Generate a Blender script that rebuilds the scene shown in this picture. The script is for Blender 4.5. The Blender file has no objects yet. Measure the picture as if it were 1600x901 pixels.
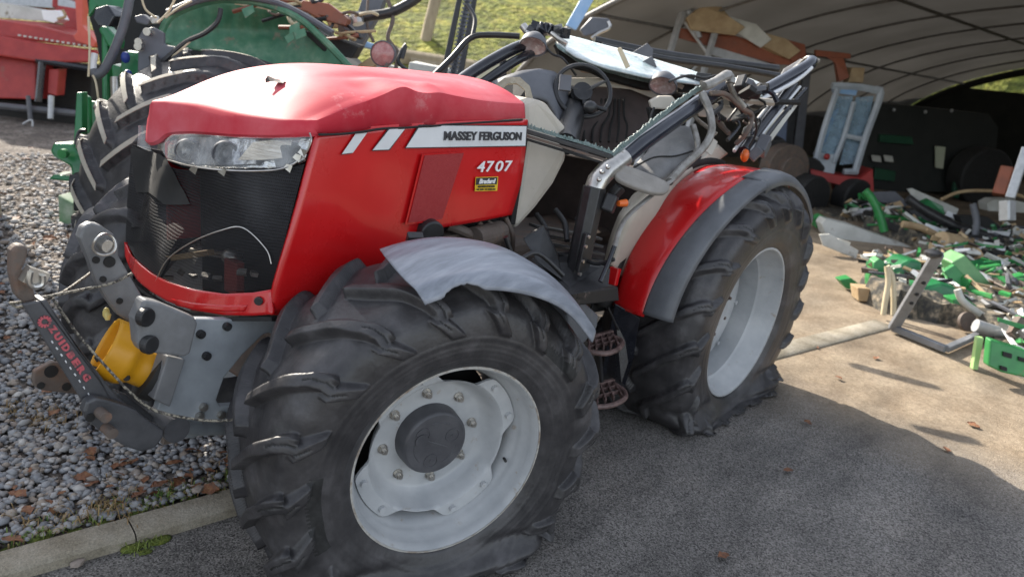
import bpy, bmesh, math, random
import numpy as np
from mathutils import Vector, Matrix, noise
R = math.radians
random.seed(7); rng = np.random.default_rng(7)
S = bpy.context.scene
# ---------------------------------------------------------------- camera, sky, sun
CP = np.array((-1.577, -2.295, 1.647)); YAW, PIT, ROL, FP = .8901, -.29, .115, 1192.1
def cam_axes():
    d = np.array([math.sin(YAW)*math.cos(PIT), math.cos(YAW)*math.cos(PIT), math.sin(PIT)])
    r = np.cross(d, [0, 0, 1]); r /= np.linalg.norm(r); u = np.cross(r, d)
    c, s = math.cos(ROL), math.sin(ROL)
    return c*r+s*u, -s*r+c*u, d
CR, CU, CD = cam_axes()
cam = bpy.data.cameras.new('camera'); camo = bpy.data.objects.new('camera', cam); S.collection.objects.link(camo)
camo.matrix_world = Matrix(((CR[0], CU[0], -CD[0], CP[0]), (CR[1], CU[1], -CD[1], CP[1]), (CR[2], CU[2], -CD[2], CP[2]), (0, 0, 0, 1)))
cam.sensor_width = 36; cam.lens = FP*36/1600; cam.clip_start = .05; cam.clip_end = 600
cam.dof.use_dof = True; cam.dof.focus_distance = 2.55; cam.dof.aperture_fstop = 3.0
S.camera = camo
w = bpy.data.worlds.new('World'); S.world = w; w.use_nodes = True
nt = w.node_tree; bg = nt.nodes['Background']; sky = nt.nodes.new('ShaderNodeTexSky')
SUN_AZ, SUN_EL = R(9), R(33)          # azimuth from +Y towards +X
sky.sky_type = 'NISHITA'; sky.sun_disc = False; sky.sun_elevation = SUN_EL; sky.sun_rotation = SUN_AZ
sky.air_density = 1.0; sky.dust_density = 1.2
hs = nt.nodes.new('ShaderNodeHueSaturation'); hs.inputs['Saturation'].default_value = .42; nt.links.new(sky.outputs[0], hs.inputs['Color']); nt.links.new(hs.outputs[0], bg.inputs[0]); bg.inputs[1].default_value = .15
sl = bpy.data.lights.new('sun', 'SUN'); sl.energy = 4.2; sl.angle = R(.5); sl.color = (1, .92, .80)
so = bpy.data.objects.new('sun', sl); S.collection.objects.link(so)
sd = Vector((math.sin(SUN_AZ)*math.cos(SUN_EL), math.cos(SUN_AZ)*math.cos(SUN_EL), math.sin(SUN_EL)))
so.rotation_euler = (-sd).to_track_quat('-Z', 'Y').to_euler()
S.view_settings.view_transform = 'Standard'; S.view_settings.look = 'None'; S.view_settings.gamma = 1
S.view_settings.exposure = 1.28
S.render.engine = 'CYCLES'; S.cycles.max_bounces = 6; S.cycles.transparent_max_bounces = 8

# ---------------------------------------------------------------- placing helpers
def at(px, py, X=None, Y=None, Z=None, D=None):
    "point of the place seen at a photo pixel, at a known plane or distance"
    v = CD + CR*(px-800)/FP - CU*(py-450.5)/FP
    if Z is not None: k = (Z-CP[2])/v[2]
    elif Y is not None: k = (Y-CP[1])/v[1]
    elif X is not None: k = (X-CP[0])/v[0]
    else: k = D
    return Vector(CP+k*v)
def ats(L, **k): return [at(a, b, **k) for a, b in L]
def V(*a): return Vector(a)
def resample(L, n):
    L = [Vector(p) for p in L]; d = [0]
    for a, b in zip(L, L[1:]): d.append(d[-1]+(b-a).length)
    out = []
    for i in range(n):
        t = d[-1]*i/(n-1); k = 0
        while k < len(L)-2 and d[k+1] < t: k += 1
        f = (t-d[k])/max(1e-9, d[k+1]-d[k]); out.append(L[k].lerp(L[k+1], min(1, max(0, f))))
    return out
def smooth_path(L, n=6):
    L = [Vector(p) for p in L]; out = []
    for i in range(len(L)-1):
        p0 = L[max(0, i-1)]; p1 = L[i]; p2 = L[i+1]; p3 = L[min(len(L)-1, i+2)]
        for k in range(n):
            t = k/n
            out.append(.5*((2*p1)+(p2-p0)*t+(2*p0-5*p1+4*p2-p3)*t*t+(3*p1-p0-3*p2+p3)*t**3))
    out.append(L[-1]); return out
def ss(x): x = min(1, max(0, x)); return x*x*(3-2*x)
def nz(x, y, z, s=1): return noise.noise(Vector((x, y, z))*s)

# ---------------------------------------------------------------- materials
MATS = {}
def mat(name, c1, c2=None, c3=None, sc=4, rough=.5, metal=0, bump=.0, bsc=60, rv=.1, coat=0, detail=6, dirt=None, dsc=1.5, dth=.58, stretch=None, spec=.5, c2p=(.35, .7), dust=None):
    m = bpy.data.materials.new(name); m.use_nodes = True; t = m.node_tree; N = t.nodes; L = t.links
    b = N['Principled BSDF']; b.inputs['Metallic'].default_value = metal
    b.inputs['Specular IOR Level'].default_value = spec
    b.inputs['Coat Weight'].default_value = coat; b.inputs['Coat Roughness'].default_value = .06
    tc = N.new('ShaderNodeTexCoord'); mp = N.new('ShaderNodeMapping'); L.new(tc.outputs['Object'], mp.inputs[0])
    if stretch: mp.inputs['Scale'].default_value = stretch
    n = N.new('ShaderNodeTexNoise'); n.inputs['Scale'].default_value = sc; n.inputs['Detail'].default_value = detail; n.inputs['Roughness'].default_value = .62
    L.new(mp.outputs[0], n.inputs[0])
    r = N.new('ShaderNodeValToRGB'); L.new(n.outputs[0], r.inputs[0]); c2 = c2 or c1
    e = r.color_ramp.elements; e[0].position = c2p[0]; e[0].color = (*c1, 1); e[1].position = c2p[1]; e[1].color = (*c2, 1)
    if c3: x = e.new((c2p[0]+c2p[1])/2); x.color = (*c3, 1)
    col = r.outputs[0]
    if dirt:
        n2 = N.new('ShaderNodeTexNoise'); n2.inputs['Scale'].default_value = dsc; n2.inputs['Detail'].default_value = 9; n2.inputs['Roughness'].default_value = .7
        L.new(tc.outputs['Object'], n2.inputs[0])
        mr = N.new('ShaderNodeMapRange'); mr.inputs[1].default_value = dth; mr.inputs[2].default_value = dth+.1; L.new(n2.outputs[0], mr.inputs[0])
        mx = N.new('ShaderNodeMix'); mx.data_type = 'RGBA'; L.new(mr.outputs[0], mx.inputs[0]); L.new(col, mx.inputs[6]); mx.inputs[7].default_value = (*dirt, 1); col = mx.outputs[2]
    if dust:   # pale dust lying on faces that look up
        g = N.new('ShaderNodeNewGeometry'); sx = N.new('ShaderNodeSeparateXYZ'); L.new(g.outputs['Normal'], sx.inputs[0])
        mr = N.new('ShaderNodeMapRange'); mr.inputs[1].default_value = .2; mr.inputs[2].default_value = 1; mr.inputs[4].default_value = dust[1]; L.new(sx.outputs[2], mr.inputs[0])
        mx = N.new('ShaderNodeMix'); mx.data_type = 'RGBA'; L.new(mr.outputs[0], mx.inputs[0]); L.new(col, mx.inputs[6]); mx.inputs[7].default_value = (*dust[0], 1); col = mx.outputs[2]
    L.new(col, b.inputs['Base Color'])
    mr = N.new('ShaderNodeMapRange'); mr.inputs[3].default_value = max(.02, rough-rv); mr.inputs[4].default_value = min(1, rough+rv); L.new(n.outputs[0], mr.inputs[0]); L.new(mr.outputs[0], b.inputs['Roughness'])
    if bump:
        n3 = N.new('ShaderNodeTexNoise'); n3.inputs['Scale'].default_value = bsc; n3.inputs['Detail'].default_value = 5; L.new(mp.outputs[0], n3.inputs[0])
        bp = N.new('ShaderNodeBump'); bp.inputs['Strength'].default_value = bump; bp.inputs['Distance'].default_value = .01; L.new(n3.outputs[0], bp.inputs['Height']); L.new(bp.outputs[0], b.inputs['Normal'])
    MATS[name] = m; return m
red = mat('red_paint', (.50, .006, .008), (.58, .012, .014), sc=3, rough=.28, coat=.35, rv=.08, bump=.02, bsc=14)
redtop = mat('faded_sky_tinted_red', (.52, .03, .05), (.62, .15, .18), (.57, .08, .10), sc=3.2, rough=.55, coat=.0, spec=.26, rv=.10, bump=.03, bsc=20, dirt=(.62, .22, .23), dsc=5, dth=.60)  # pink mixes real fading with a painted-in sky reflection
dred = mat('dark_red_mesh', (.30, .012, .015), (.34, .03, .03), sc=90, rough=.6, bump=.4, bsc=300)
silver = mat('silver_decal', (.60, .61, .62), (.68, .69, .70), sc=8, rough=.3)
black = mat('black_plastic', (.012, .012, .013), (.03, .03, .032), sc=20, rough=.42, bump=.05, bsc=120, dirt=(.10, .085, .065), dsc=6, dth=.66)
dblack = mat('matt_black', (.010, .010, .010), (.022, .021, .02), sc=12, rough=.8)
charcoal = mat('charcoal_decal', (.035, .035, .04), rough=.4)
white = mat('white_decal', (.78, .78, .78), rough=.4)
yel = mat('yellow_decal', (.75, .50, .03), rough=.4)
greyp = mat('grey_frame_paint', (.12, .122, .128), (.21, .215, .225), (.155, .158, .163), sc=6, rough=.45, bump=.06, bsc=50, dirt=(.17, .10, .07), dsc=6, dth=.66)
lgreyp = mat('pale_grey_frame', (.21, .23, .25), (.33, .36, .385), sc=5, rough=.42, bump=.05, bsc=60, dirt=(.25, .13, .08), dsc=7, dth=.66)
link = mat('dark_link_paint', (.055, .057, .062), (.10, .10, .108), sc=10, rough=.42, bump=.08, bsc=60, dirt=(.16, .10, .07), dsc=9, dth=.62)
rusty = mat('rusty_steel', (.10, .075, .062), (.17, .10, .07), (.12, .095, .08), sc=14, rough=.7, bump=.2, bsc=70)
chrome = mat('bare_steel', (.45, .43, .40), (.60, .58, .54), sc=30, rough=.32, metal=.9, dirt=(.2, .14, .08), dsc=30, dth=.62)
yellowp = mat('yellow_guard_plastic', (.58, .27, .008), (.68, .34, .018), sc=4, rough=.42, bump=.04, bsc=30, dirt=(.30, .15, .03), dsc=9, dth=.66)
yins = mat('yellow_guard_inside', (.50, .24, .01), (.30, .13, .01), sc=12, rough=.6)
fend = mat('weathered_fender', (.165, .18, .21), (.29, .31, .35), (.22, .238, .275), sc=3.2, rough=.38, rv=.14, stretch=(2.2, 14, 6), bump=.05, bsc=40, dirt=(.36, .37, .38), dsc=22, dth=.66)
fend2 = mat('grey_fender_plastic', (.075, .08, .088), (.13, .137, .15), sc=4, rough=.45, bump=.05, bsc=50, dirt=(.16, .155, .15), dsc=6, dth=.62)
rimp = mat('rim_paint', (.36, .375, .39), (.50, .51, .515), sc=5, rough=.34, rv=.14, bump=.03, bsc=60, dirt=(.30, .23, .16), dsc=16, dth=.61)
rimedge = mat('chipped_rim_edge', (.42, .41, .38), (.22, .17, .13), sc=26, rough=.55, bump=.1, bsc=90, c2p=(.45, .68))
hubm = mat('hub_grey', (.055, .055, .062), (.09, .09, .098), sc=12, rough=.42, bump=.08, bsc=80)
beige = mat('beige_trim', (.42, .38, .32), (.50, .46, .39), sc=6, rough=.55, bump=.04, bsc=150, dirt=(.30, .25, .19), dsc=7, dth=.66)
dgrey = mat('dash_grey', (.085, .088, .10), (.12, .125, .14), sc=9, rough=.55, bump=.08, bsc=220, dirt=(.25, .23, .2), dsc=7, dth=.68)
seatm = mat('seat_vinyl', (.16, .16, .16), (.25, .245, .24), sc=12, rough=.6, bump=.15, bsc=180, dirt=(.28, .26, .23), dsc=8, dth=.66)
brown = mat('brown_liner', (.050, .038, .036), (.085, .065, .06), sc=8, rough=.75, bump=.1, bsc=40)
post = mat('dark_blue_black_paint', (.010, .011, .015), (.022, .024, .032), sc=7, rough=.26, coat=.15, bump=.06, bsc=22, dirt=(.30, .25, .2), dsc=14, dth=.70)
bar = mat('blue_grey_bar', (.014, .016, .024), (.03, .034, .048), sc=6, rough=.2, coat=.25, bump=.08, bsc=18, dirt=(.3, .29, .27), dsc=16, dth=.70)
alu = mat('bent_pale_tube', (.30, .29, .27), (.14, .125, .105), sc=18, rough=.4, metal=.3, bump=.2, bsc=60, c2p=(.4, .75))
glassy = mat('shattered_white_glass', (.60, .64, .64), (.30, .40, .41), sc=14, rough=.25, bump=.3, bsc=90, c2p=(.42, .68), dirt=(.10, .20, .20), dsc=9, dth=.58)
shard = mat('green_glass_crumbs', (.24, .31, .30), (.07, .12, .115), sc=90, rough=.3, bump=1, bsc=180)
green = mat('green_paint', (.012, .13, .045), (.02, .20, .06), sc=6, rough=.35, coat=.2, bump=.06, bsc=40, dirt=(.05, .04, .03), dsc=6, dth=.60)
green2 = mat('bright_green_paint', (.02, .17, .045), (.045, .28, .075), sc=5, rough=.4, bump=.05, bsc=40, dirt=(.16, .11, .05), dsc=5, dth=.58)
green3 = mat('scuffed_green_guard', (.04, .15, .085), (.15, .26, .17), (.07, .19, .11), sc=9, rough=.5, bump=.15, bsc=40, dirt=(.25, .17, .13), dsc=5, dth=.58)
redold = mat('old_red_machine', (.28, .016, .016), (.38, .035, .03), sc=5, rough=.45, bump=.08, bsc=30, dirt=(.22, .07, .05), dsc=3, dth=.6)
greyd = mat('dirty_white_sheet', (.42, .42, .38), (.60, .60, .56), sc=4, rough=.5, dirt=(.22, .19, .14), dsc=4, dth=.58)
wood = mat('weathered_wood', (.25, .20, .13), (.36, .30, .20), sc=8, rough=.85, stretch=(1, 1, .15), bump=.3, bsc=30)
orange = mat('orange_rack_beam', (.26, .075, .035), (.17, .06, .035), sc=5, rough=.55, dirt=(.2, .13, .09), dsc=4, dth=.6)
galv = mat('galvanised_post', (.36, .37, .38), (.48, .49, .5), sc=14, rough=.45, metal=.4)
tan = mat('tan_scrap', (.32, .22, .12), (.45, .34, .2), sc=6, rough=.7, bump=.2, bsc=30)
cream = mat('cream_hose', (.50, .42, .27), (.58, .5, .36), sc=12, rough=.6)
leafm = mat('dry_leaf', (.12, .06, .035), (.26, .14, .06), (.20, .08, .038), sc=40, rough=.7, bump=.3, bsc=90)
orng = mat('orange_lamp_plastic', (.65, .13, .02), rough=.3)
blue = mat('blue_plastic', (.015, .04, .22), rough=.5)
bluelight = mat('light_blue_panel', (.22, .38, .60), (.40, .52, .68), sc=4, rough=.35)
ropem = mat('twisted_wire_rope', (.04, .036, .032), (.30, .27, .21), sc=110, rough=.5, c2p=(.46, .54), bump=.6, bsc=160)
pinkr = mat('rust_worn_step', (.07, .045, .04), (.24, .155, .14), sc=22, rough=.55, bump=.2, bsc=80)

def rubber(name, dusty=.5):
    m = mat(name, (.026, .025, .027), (.082, .078, .082), (.046, .044, .046), sc=9, rough=.45, rv=.14, bump=.16, bsc=70, dirt=(.12, .105, .09), dsc=14, dth=.66-.1*(dusty-.5), detail=9)
    return m
rub = rubber('tyre_rubber', .5); rub2 = rubber('dusty_tyre_rubber', .8)
rubin = mat('worn_black_rubber', (.010, .010, .010), (.03, .03, .03), sc=30, rough=.7, bump=.3, bsc=60)
pale = mat('sunlit_lug_rubber', (.34, .31, .25), (.46, .43, .36), sc=10, rough=.8, bump=.1, bsc=60)

def clear_glass(name, col=(.9, .95, .95), alpha=.35, rough=.08, dirt=.25):
    m = bpy.data.materials.new(name); m.use_nodes = True; t = m.node_tree; N = t.nodes; L = t.links
    b = N['Principled BSDF']; b.inputs['Base Color'].default_value = (*col, 1); b.inputs['Roughness'].default_value = rough
    tc = N.new('ShaderNodeTexCoord'); n = N.new('ShaderNodeTexNoise'); n.inputs['Scale'].default_value = 9; n.inputs['Detail'].default_value = 8; L.new(tc.outputs['Object'], n.inputs[0])
    mr = N.new('ShaderNodeMapRange'); mr.inputs[1].default_value = .4; mr.inputs[2].default_value = .75; mr.inputs[3].default_value = alpha; mr.inputs[4].default_value = min(1, alpha+dirt); L.new(n.outputs[0], mr.inputs[0]); L.new(mr.outputs[0], b.inputs['Alpha'])
    MATS[name] = m; return m
lens = clear_glass('headlight_lens', (.85, .88, .9), .05, .03, .22)
foil = mat('headlight_foil', (.62, .63, .64), (.30, .31, .33), sc=16, rough=.18, metal=.95, bump=.7, bsc=26)
cabglass = clear_glass('cab_glass', (.35, .5, .62), .35, .1, .3)

# grille gauze: a fine screen of holes
gz = bpy.data.materials.new('grille_gauze'); gz.use_nodes = True
t = gz.node_tree; N = t.nodes; L = t.links; b = N['Principled BSDF']; b.inputs['Base Color'].default_value = (.012, .012, .013, 1); b.inputs['Roughness'].default_value = .6; b.inputs['Specular IOR Level'].default_value = .25
tc = N.new('ShaderNodeTexCoord'); wv = N.new('ShaderNodeTexWave'); wv.wave_type = 'BANDS'; wv.bands_direction = 'Z'; wv.inputs['Scale'].default_value = 34; wv.inputs['Distortion'].default_value = 1.2; wv.inputs['Detail'].default_value = 1; L.new(tc.outputs['Object'], wv.inputs[0])
wv2 = N.new('ShaderNodeTexWave'); wv2.wave_type = 'BANDS'; wv2.bands_direction = 'Y'; wv2.inputs['Scale'].default_value = 60; wv2.inputs['Distortion'].default_value = .8; L.new(tc.outputs['Object'], wv2.inputs[0])
ml = N.new('ShaderNodeMath'); ml.operation = 'MULTIPLY'; L.new(wv.outputs[1], ml.inputs[0]); L.new(wv2.outputs[1], ml.inputs[1])
sp = N.new('ShaderNodeSeparateXYZ'); L.new(tc.outputs['Object'], sp.inputs[0])
zr = N.new('ShaderNodeMapRange'); zr.inputs[1].default_value = .85; zr.inputs[2].default_value = 1.2; zr.inputs[3].default_value = .33; zr.inputs[4].default_value = 1.0; L.new(sp.outputs[2], zr.inputs[0])
nn_ = N.new('ShaderNodeTexNoise'); nn_.inputs['Scale'].default_value = 5; nn_.inputs['Detail'].default_value = 7; L.new(tc.outputs['Object'], nn_.inputs[0])
ad = N.new('ShaderNodeMath'); ad.operation = 'MULTIPLY_ADD'; L.new(nn_.outputs[0], ad.inputs[0]); ad.inputs[1].default_value = .8; L.new(zr.outputs[0], ad.inputs[2])
sb = N.new('ShaderNodeMath'); sb.operation = 'SUBTRACT'; L.new(ad.outputs[0], sb.inputs[0]); sb.inputs[1].default_value = .40
a2 = N.new('ShaderNodeMath'); a2.operation = 'ADD'; a2.use_clamp = True; L.new(sb.outputs[0], a2.inputs[0]); ml2 = N.new('ShaderNodeMath'); ml2.operation = 'MULTIPLY'; ml2.inputs[1].default_value = .25; L.new(ml.outputs[0], ml2.inputs[0]); L.new(ml2.outputs[0], a2.inputs[1])
L.new(a2.outputs[0], b.inputs['Alpha'])
bp = N.new('ShaderNodeBump'); bp.inputs['Strength'].default_value = .7; bp.inputs['Distance'].default_value = .004; L.new(ml.outputs[0], bp.inputs['Height']); L.new(bp.outputs[0], b.inputs['Normal'])
cr = N.new('ShaderNodeValToRGB'); L.new(nn_.outputs[0], cr.inputs[0]); cr.color_ramp.elements[0].position = .5; cr.color_ramp.elements[0].color = (.014, .014, .016, 1); cr.color_ramp.elements[1].position = .75; cr.color_ramp.elements[1].color = (.04, .04, .043, 1); L.new(cr.outputs[0], b.inputs['Base Color'])

# ground materials
def ground_mat(name, cols, sc, bsc, bs, bd=.01, vor=None, far=None, crack=False, rough=.9, fine=None):
    m = bpy.data.materials.new(name); m.use_nodes = True; t = m.node_tree; N = t.nodes; L = t.links; b = N['Principled BSDF']; b.inputs['Roughness'].default_value = rough; b.inputs['Specular IOR Level'].default_value = .3
    tc = N.new('ShaderNodeTexCoord'); n = N.new('ShaderNodeTexNoise'); n.inputs['Scale'].default_value = sc; n.inputs['Detail'].default_value = 10; n.inputs['Roughness'].default_value = .65; L.new(tc.outputs['Object'], n.inputs[0])
    r = N.new('ShaderNodeValToRGB'); L.new(n.outputs[0], r.inputs[0]); e = r.color_ramp.elements
    e[0].position = .3; e[0].color = (*cols[0], 1); e[1].position = .72; e[1].color = (*cols[-1], 1)
    for i, c in enumerate(cols[1:-1]): x = e.new(.3+.42*(i+1)/(len(cols)-1)); x.color = (*c, 1)
    col = r.outputs[0]
    if fine:
        f = N.new('ShaderNodeTexVoronoi'); f.inputs['Scale'].default_value = fine[0]; L.new(tc.outputs['Object'], f.inputs[0])
        fr = N.new('ShaderNodeValToRGB'); L.new(f.outputs['Color'], fr.inputs[0]); fr.color_ramp.elements[0].color = (fine[1],)*3+(1,); fr.color_ramp.elements[1].color = (fine[2],)*3+(1,)
        mx = N.new('ShaderNodeMix'); mx.data_type = 'RGBA'; mx.blend_type = 'MULTIPLY'; mx.inputs[0].default_value = 1; L.new(col, mx.inputs[6]); L.new(fr.outputs[0], mx.inputs[7]); col = mx.outputs[2]
    if fine and far:
        mp = N.new('ShaderNodeMapping'); mp.inputs['Scale'].default_value = (.9, 2.6, 1); mp.inputs['Rotation'].default_value = (0, 0, .5); L.new(tc.outputs['Object'], mp.inputs[0])
        ns_ = N.new('ShaderNodeTexNoise'); ns_.inputs['Scale'].default_value = 1.1; ns_.inputs['Detail'].default_value = 9; ns_.inputs['Roughness'].default_value = .6; L.new(mp.outputs[0], ns_.inputs[0])
        rs = N.new('ShaderNodeValToRGB'); L.new(ns_.outputs[0], rs.inputs[0]); rs.color_ramp.elements[0].position = .34; rs.color_ramp.elements[0].color = (.62, .61, .60, 1); rs.color_ramp.elements[1].position = .66; rs.color_ramp.elements[1].color = (1.2, 1.17, 1.12, 1)
        mx = N.new('ShaderNodeMix'); mx.data_type = 'RGBA'; mx.blend_type = 'MULTIPLY'; mx.inputs[0].default_value = 1; L.new(col, mx.inputs[6]); L.new(rs.outputs[0], mx.inputs[7]); col = mx.outputs[2]
    if far:     # same yard surface, its sunlit tan painted in beyond a line
        sp = N.new('ShaderNodeSeparateXYZ'); L.new(tc.outputs['Object'], sp.inputs[0])
        n5 = N.new('ShaderNodeTexNoise'); n5.inputs['Scale'].default_value = .9; n5.inputs['Detail'].default_value = 6; L.new(tc.outputs['Object'], n5.inputs[0])
        ma = N.new('ShaderNodeMath'); ma.operation = 'MULTIPLY_ADD'; L.new(n5.outputs[0], ma.inputs[0]); ma.inputs[1].default_value = 1.6; L.new(sp.outputs[0], ma.inputs[2])
        mr = N.new('ShaderNodeMapRange'); mr.inputs[1].default_value = far[1]; mr.inputs[2].default_value = far[2]; L.new(ma.outputs[0], mr.inputs[0])
        n4 = N.new('ShaderNodeTexNoise'); n4.inputs['Scale'].default_value = 2.2; n4.inputs['Detail'].default_value = 11; n4.inputs['Roughness'].default_value = .7; L.new(tc.outputs['Object'], n4.inputs[0])
        r2 = N.new('ShaderNodeValToRGB'); L.new(n4.outputs[0], r2.inputs[0]); r2.color_ramp.elements[0].position = .32; r2.color_ramp.elements[0].color = (*far[0][0], 1); r2.color_ramp.elements[1].position = .68; r2.color_ramp.elements[1].color = (*far[0][1], 1)
        f2 = N.new('ShaderNodeTexVoronoi'); f2.inputs['Scale'].default_value = 70; L.new(tc.outputs['Object'], f2.inputs[0]); fr2 = N.new('ShaderNodeValToRGB'); L.new(f2.outputs['Color'], fr2.inputs[0]); fr2.color_ramp.elements[0].color = (.72, .70, .68, 1); fr2.color_ramp.elements[1].color = (1.15, 1.14, 1.12, 1)
        m4 = N.new('ShaderNodeMix'); m4.data_type = 'RGBA'; m4.blend_type = 'MULTIPLY'; m4.inputs[0].default_value = 1; L.new(r2.outputs[0], m4.inputs[6]); L.new(fr2.outputs[0], m4.inputs[7])
        m5 = N.new('ShaderNodeMix'); m5.data_type = 'RGBA'; m5.blend_type = 'MULTIPLY'; m5.inputs[0].default_value = .8; L.new(m4.outputs[2], m5.inputs[6]); L.new(rs.outputs[0], m5.inputs[7])
        mx = N.new('ShaderNodeMix'); mx.data_type = 'RGBA'; L.new(mr.outputs[0], mx.inputs[0]); L.new(col, mx.inputs[6]); L.new(m5.outputs[2], mx.inputs[7]); col = mx.outputs[2]
    L.new(col, b.inputs['Base Color'])
    if vor: h = N.new('ShaderNodeTexVoronoi'); h.inputs['Scale'].default_value = vor; L.new(tc.outputs['Object'], h.inputs[0]); ho = h.outputs['Distance']
    else: h = N.new('ShaderNodeTexNoise'); h.inputs['Scale'].default_value = bsc; h.inputs['Detail'].default_value = 6; L.new(tc.outputs['Object'], h.inputs[0]); ho = h.outputs[0]
    bp = N.new('ShaderNodeBump'); bp.inputs['Strength'].default_value = bs; bp.inputs['Distance'].default_value = bd; bp.invert = bool(vor); L.new(ho, bp.inputs['Height']); L.new(bp.outputs[0], b.inputs['Normal'])
    return m
asph = ground_mat('asphalt', [(.095, .091, .088), (.13, .124, .119), (.17, .158, .147)], 1.3, 130, 1.0, .006, far=([(.185, .142, .10), (.35, .295, .225)], 2.9, 3.9), fine=(190, .18, 2.5))
conc = ground_mat('kerb_concrete', [(.17, .145, .10), (.30, .265, .205), (.40, .365, .30)], 5, 90, .7, .006, fine=(240, .7, 1.15))
gravbase = ground_mat('gravel_bed', [(.06, .05, .045), (.12, .10, .085), (.20, .18, .16)], 2.2, 60, 1, .02, vor=34, fine=(34, .35, 1.7))
dirtm = ground_mat('earth', [(.07, .06, .045), (.13, .11, .08)], 3, 40, .8, .02)
grassm = ground_mat('mossy_grass', [(.05, .07, .018), (.19, .20, .035), (.40, .34, .07)], 1.6, 7, 1, .18, fine=(7, .35, 1.5))
stonem = bpy.data.materials.new('gravel_stone'); stonem.use_nodes = True
t = stonem.node_tree; N = t.nodes; L = t.links; b = N['Principled BSDF']; b.inputs['Roughness'].default_value = .75
g = N.new('ShaderNodeNewGeometry'); r = N.new('ShaderNodeValToRGB'); L.new(g.outputs['Random Per Island'], r.inputs[0])
e = r.color_ramp.elements; e[0].color = (.17, .175, .19, 1); e[1].color = (.50, .48, .46, 1)
for q, c in ((.2, (.25, .26, .28)), (.45, (.33, .335, .345)), (.6, (.27, .22, .185)), (.72, (.36, .31, .26)), (.85, (.31, .315, .33))): x = e.new(q); x.color = (*c, 1)
tc = N.new('ShaderNodeTexCoord'); n = N.new('ShaderNodeTexNoise'); n.inputs['Scale'].default_value = 60; n.inputs['Detail'].default_value = 6; L.new(tc.outputs['Object'], n.inputs[0])
r2 = N.new('ShaderNodeValToRGB'); L.new(n.outputs[0], r2.inputs[0]); r2.color_ramp.elements[0].color = (.6, .6, .6, 1); r2.color_ramp.elements[1].color = (1.25, 1.22, 1.18, 1)
mx = N.new('ShaderNodeMix'); mx.data_type = 'RGBA'; mx.blend_type = 'MULTIPLY'; mx.inputs[0].default_value = 1; L.new(r.outputs[0], mx.inputs[6]); L.new(r2.outputs[0], mx.inputs[7]); L.new(mx.outputs[2], b.inputs['Base Color'])
bp = N.new('ShaderNodeBump'); bp.inputs['Strength'].default_value = .4; bp.inputs['Distance'].default_value = .004; L.new(n.outputs[0], bp.inputs['Height']); L.new(bp.outputs[0], b.inputs['Normal'])
# translucent tunnel sheet
sheet = bpy.data.materials.new('tunnel_sheet'); sheet.use_nodes = True
t = sheet.node_tree; N = t.nodes; L = t.links; b = N['Principled BSDF']; b.inputs['Roughness'].default_value = .5
tc = N.new('ShaderNodeTexCoord'); n = N.new('ShaderNodeTexNoise'); n.inputs['Scale'].default_value = .7; n.inputs['Detail'].default_value = 7; L.new(tc.outputs['Object'], n.inputs[0])
r = N.new('ShaderNodeValToRGB'); L.new(n.outputs[0], r.inputs[0]); r.color_ramp.elements[0].position = .3; r.color_ramp.elements[0].color = (.11, .104, .095, 1); r.color_ramp.elements[1].position = .7; r.color_ramp.elements[1].color = (.175, .167, .155, 1); L.new(r.outputs[0], b.inputs['Base Color'])
tr = N.new('ShaderNodeBsdfTranslucent'); L.new(r.outputs[0], tr.inputs[0]); mxs = N.new('ShaderNodeMixShader'); mxs.inputs[0].default_value = .10; L.new(b.outputs[0], mxs.inputs[1]); L.new(tr.outputs[0], mxs.inputs[2]); L.new(mxs.outputs[0], N['Material Output'].inputs[0])

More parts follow.
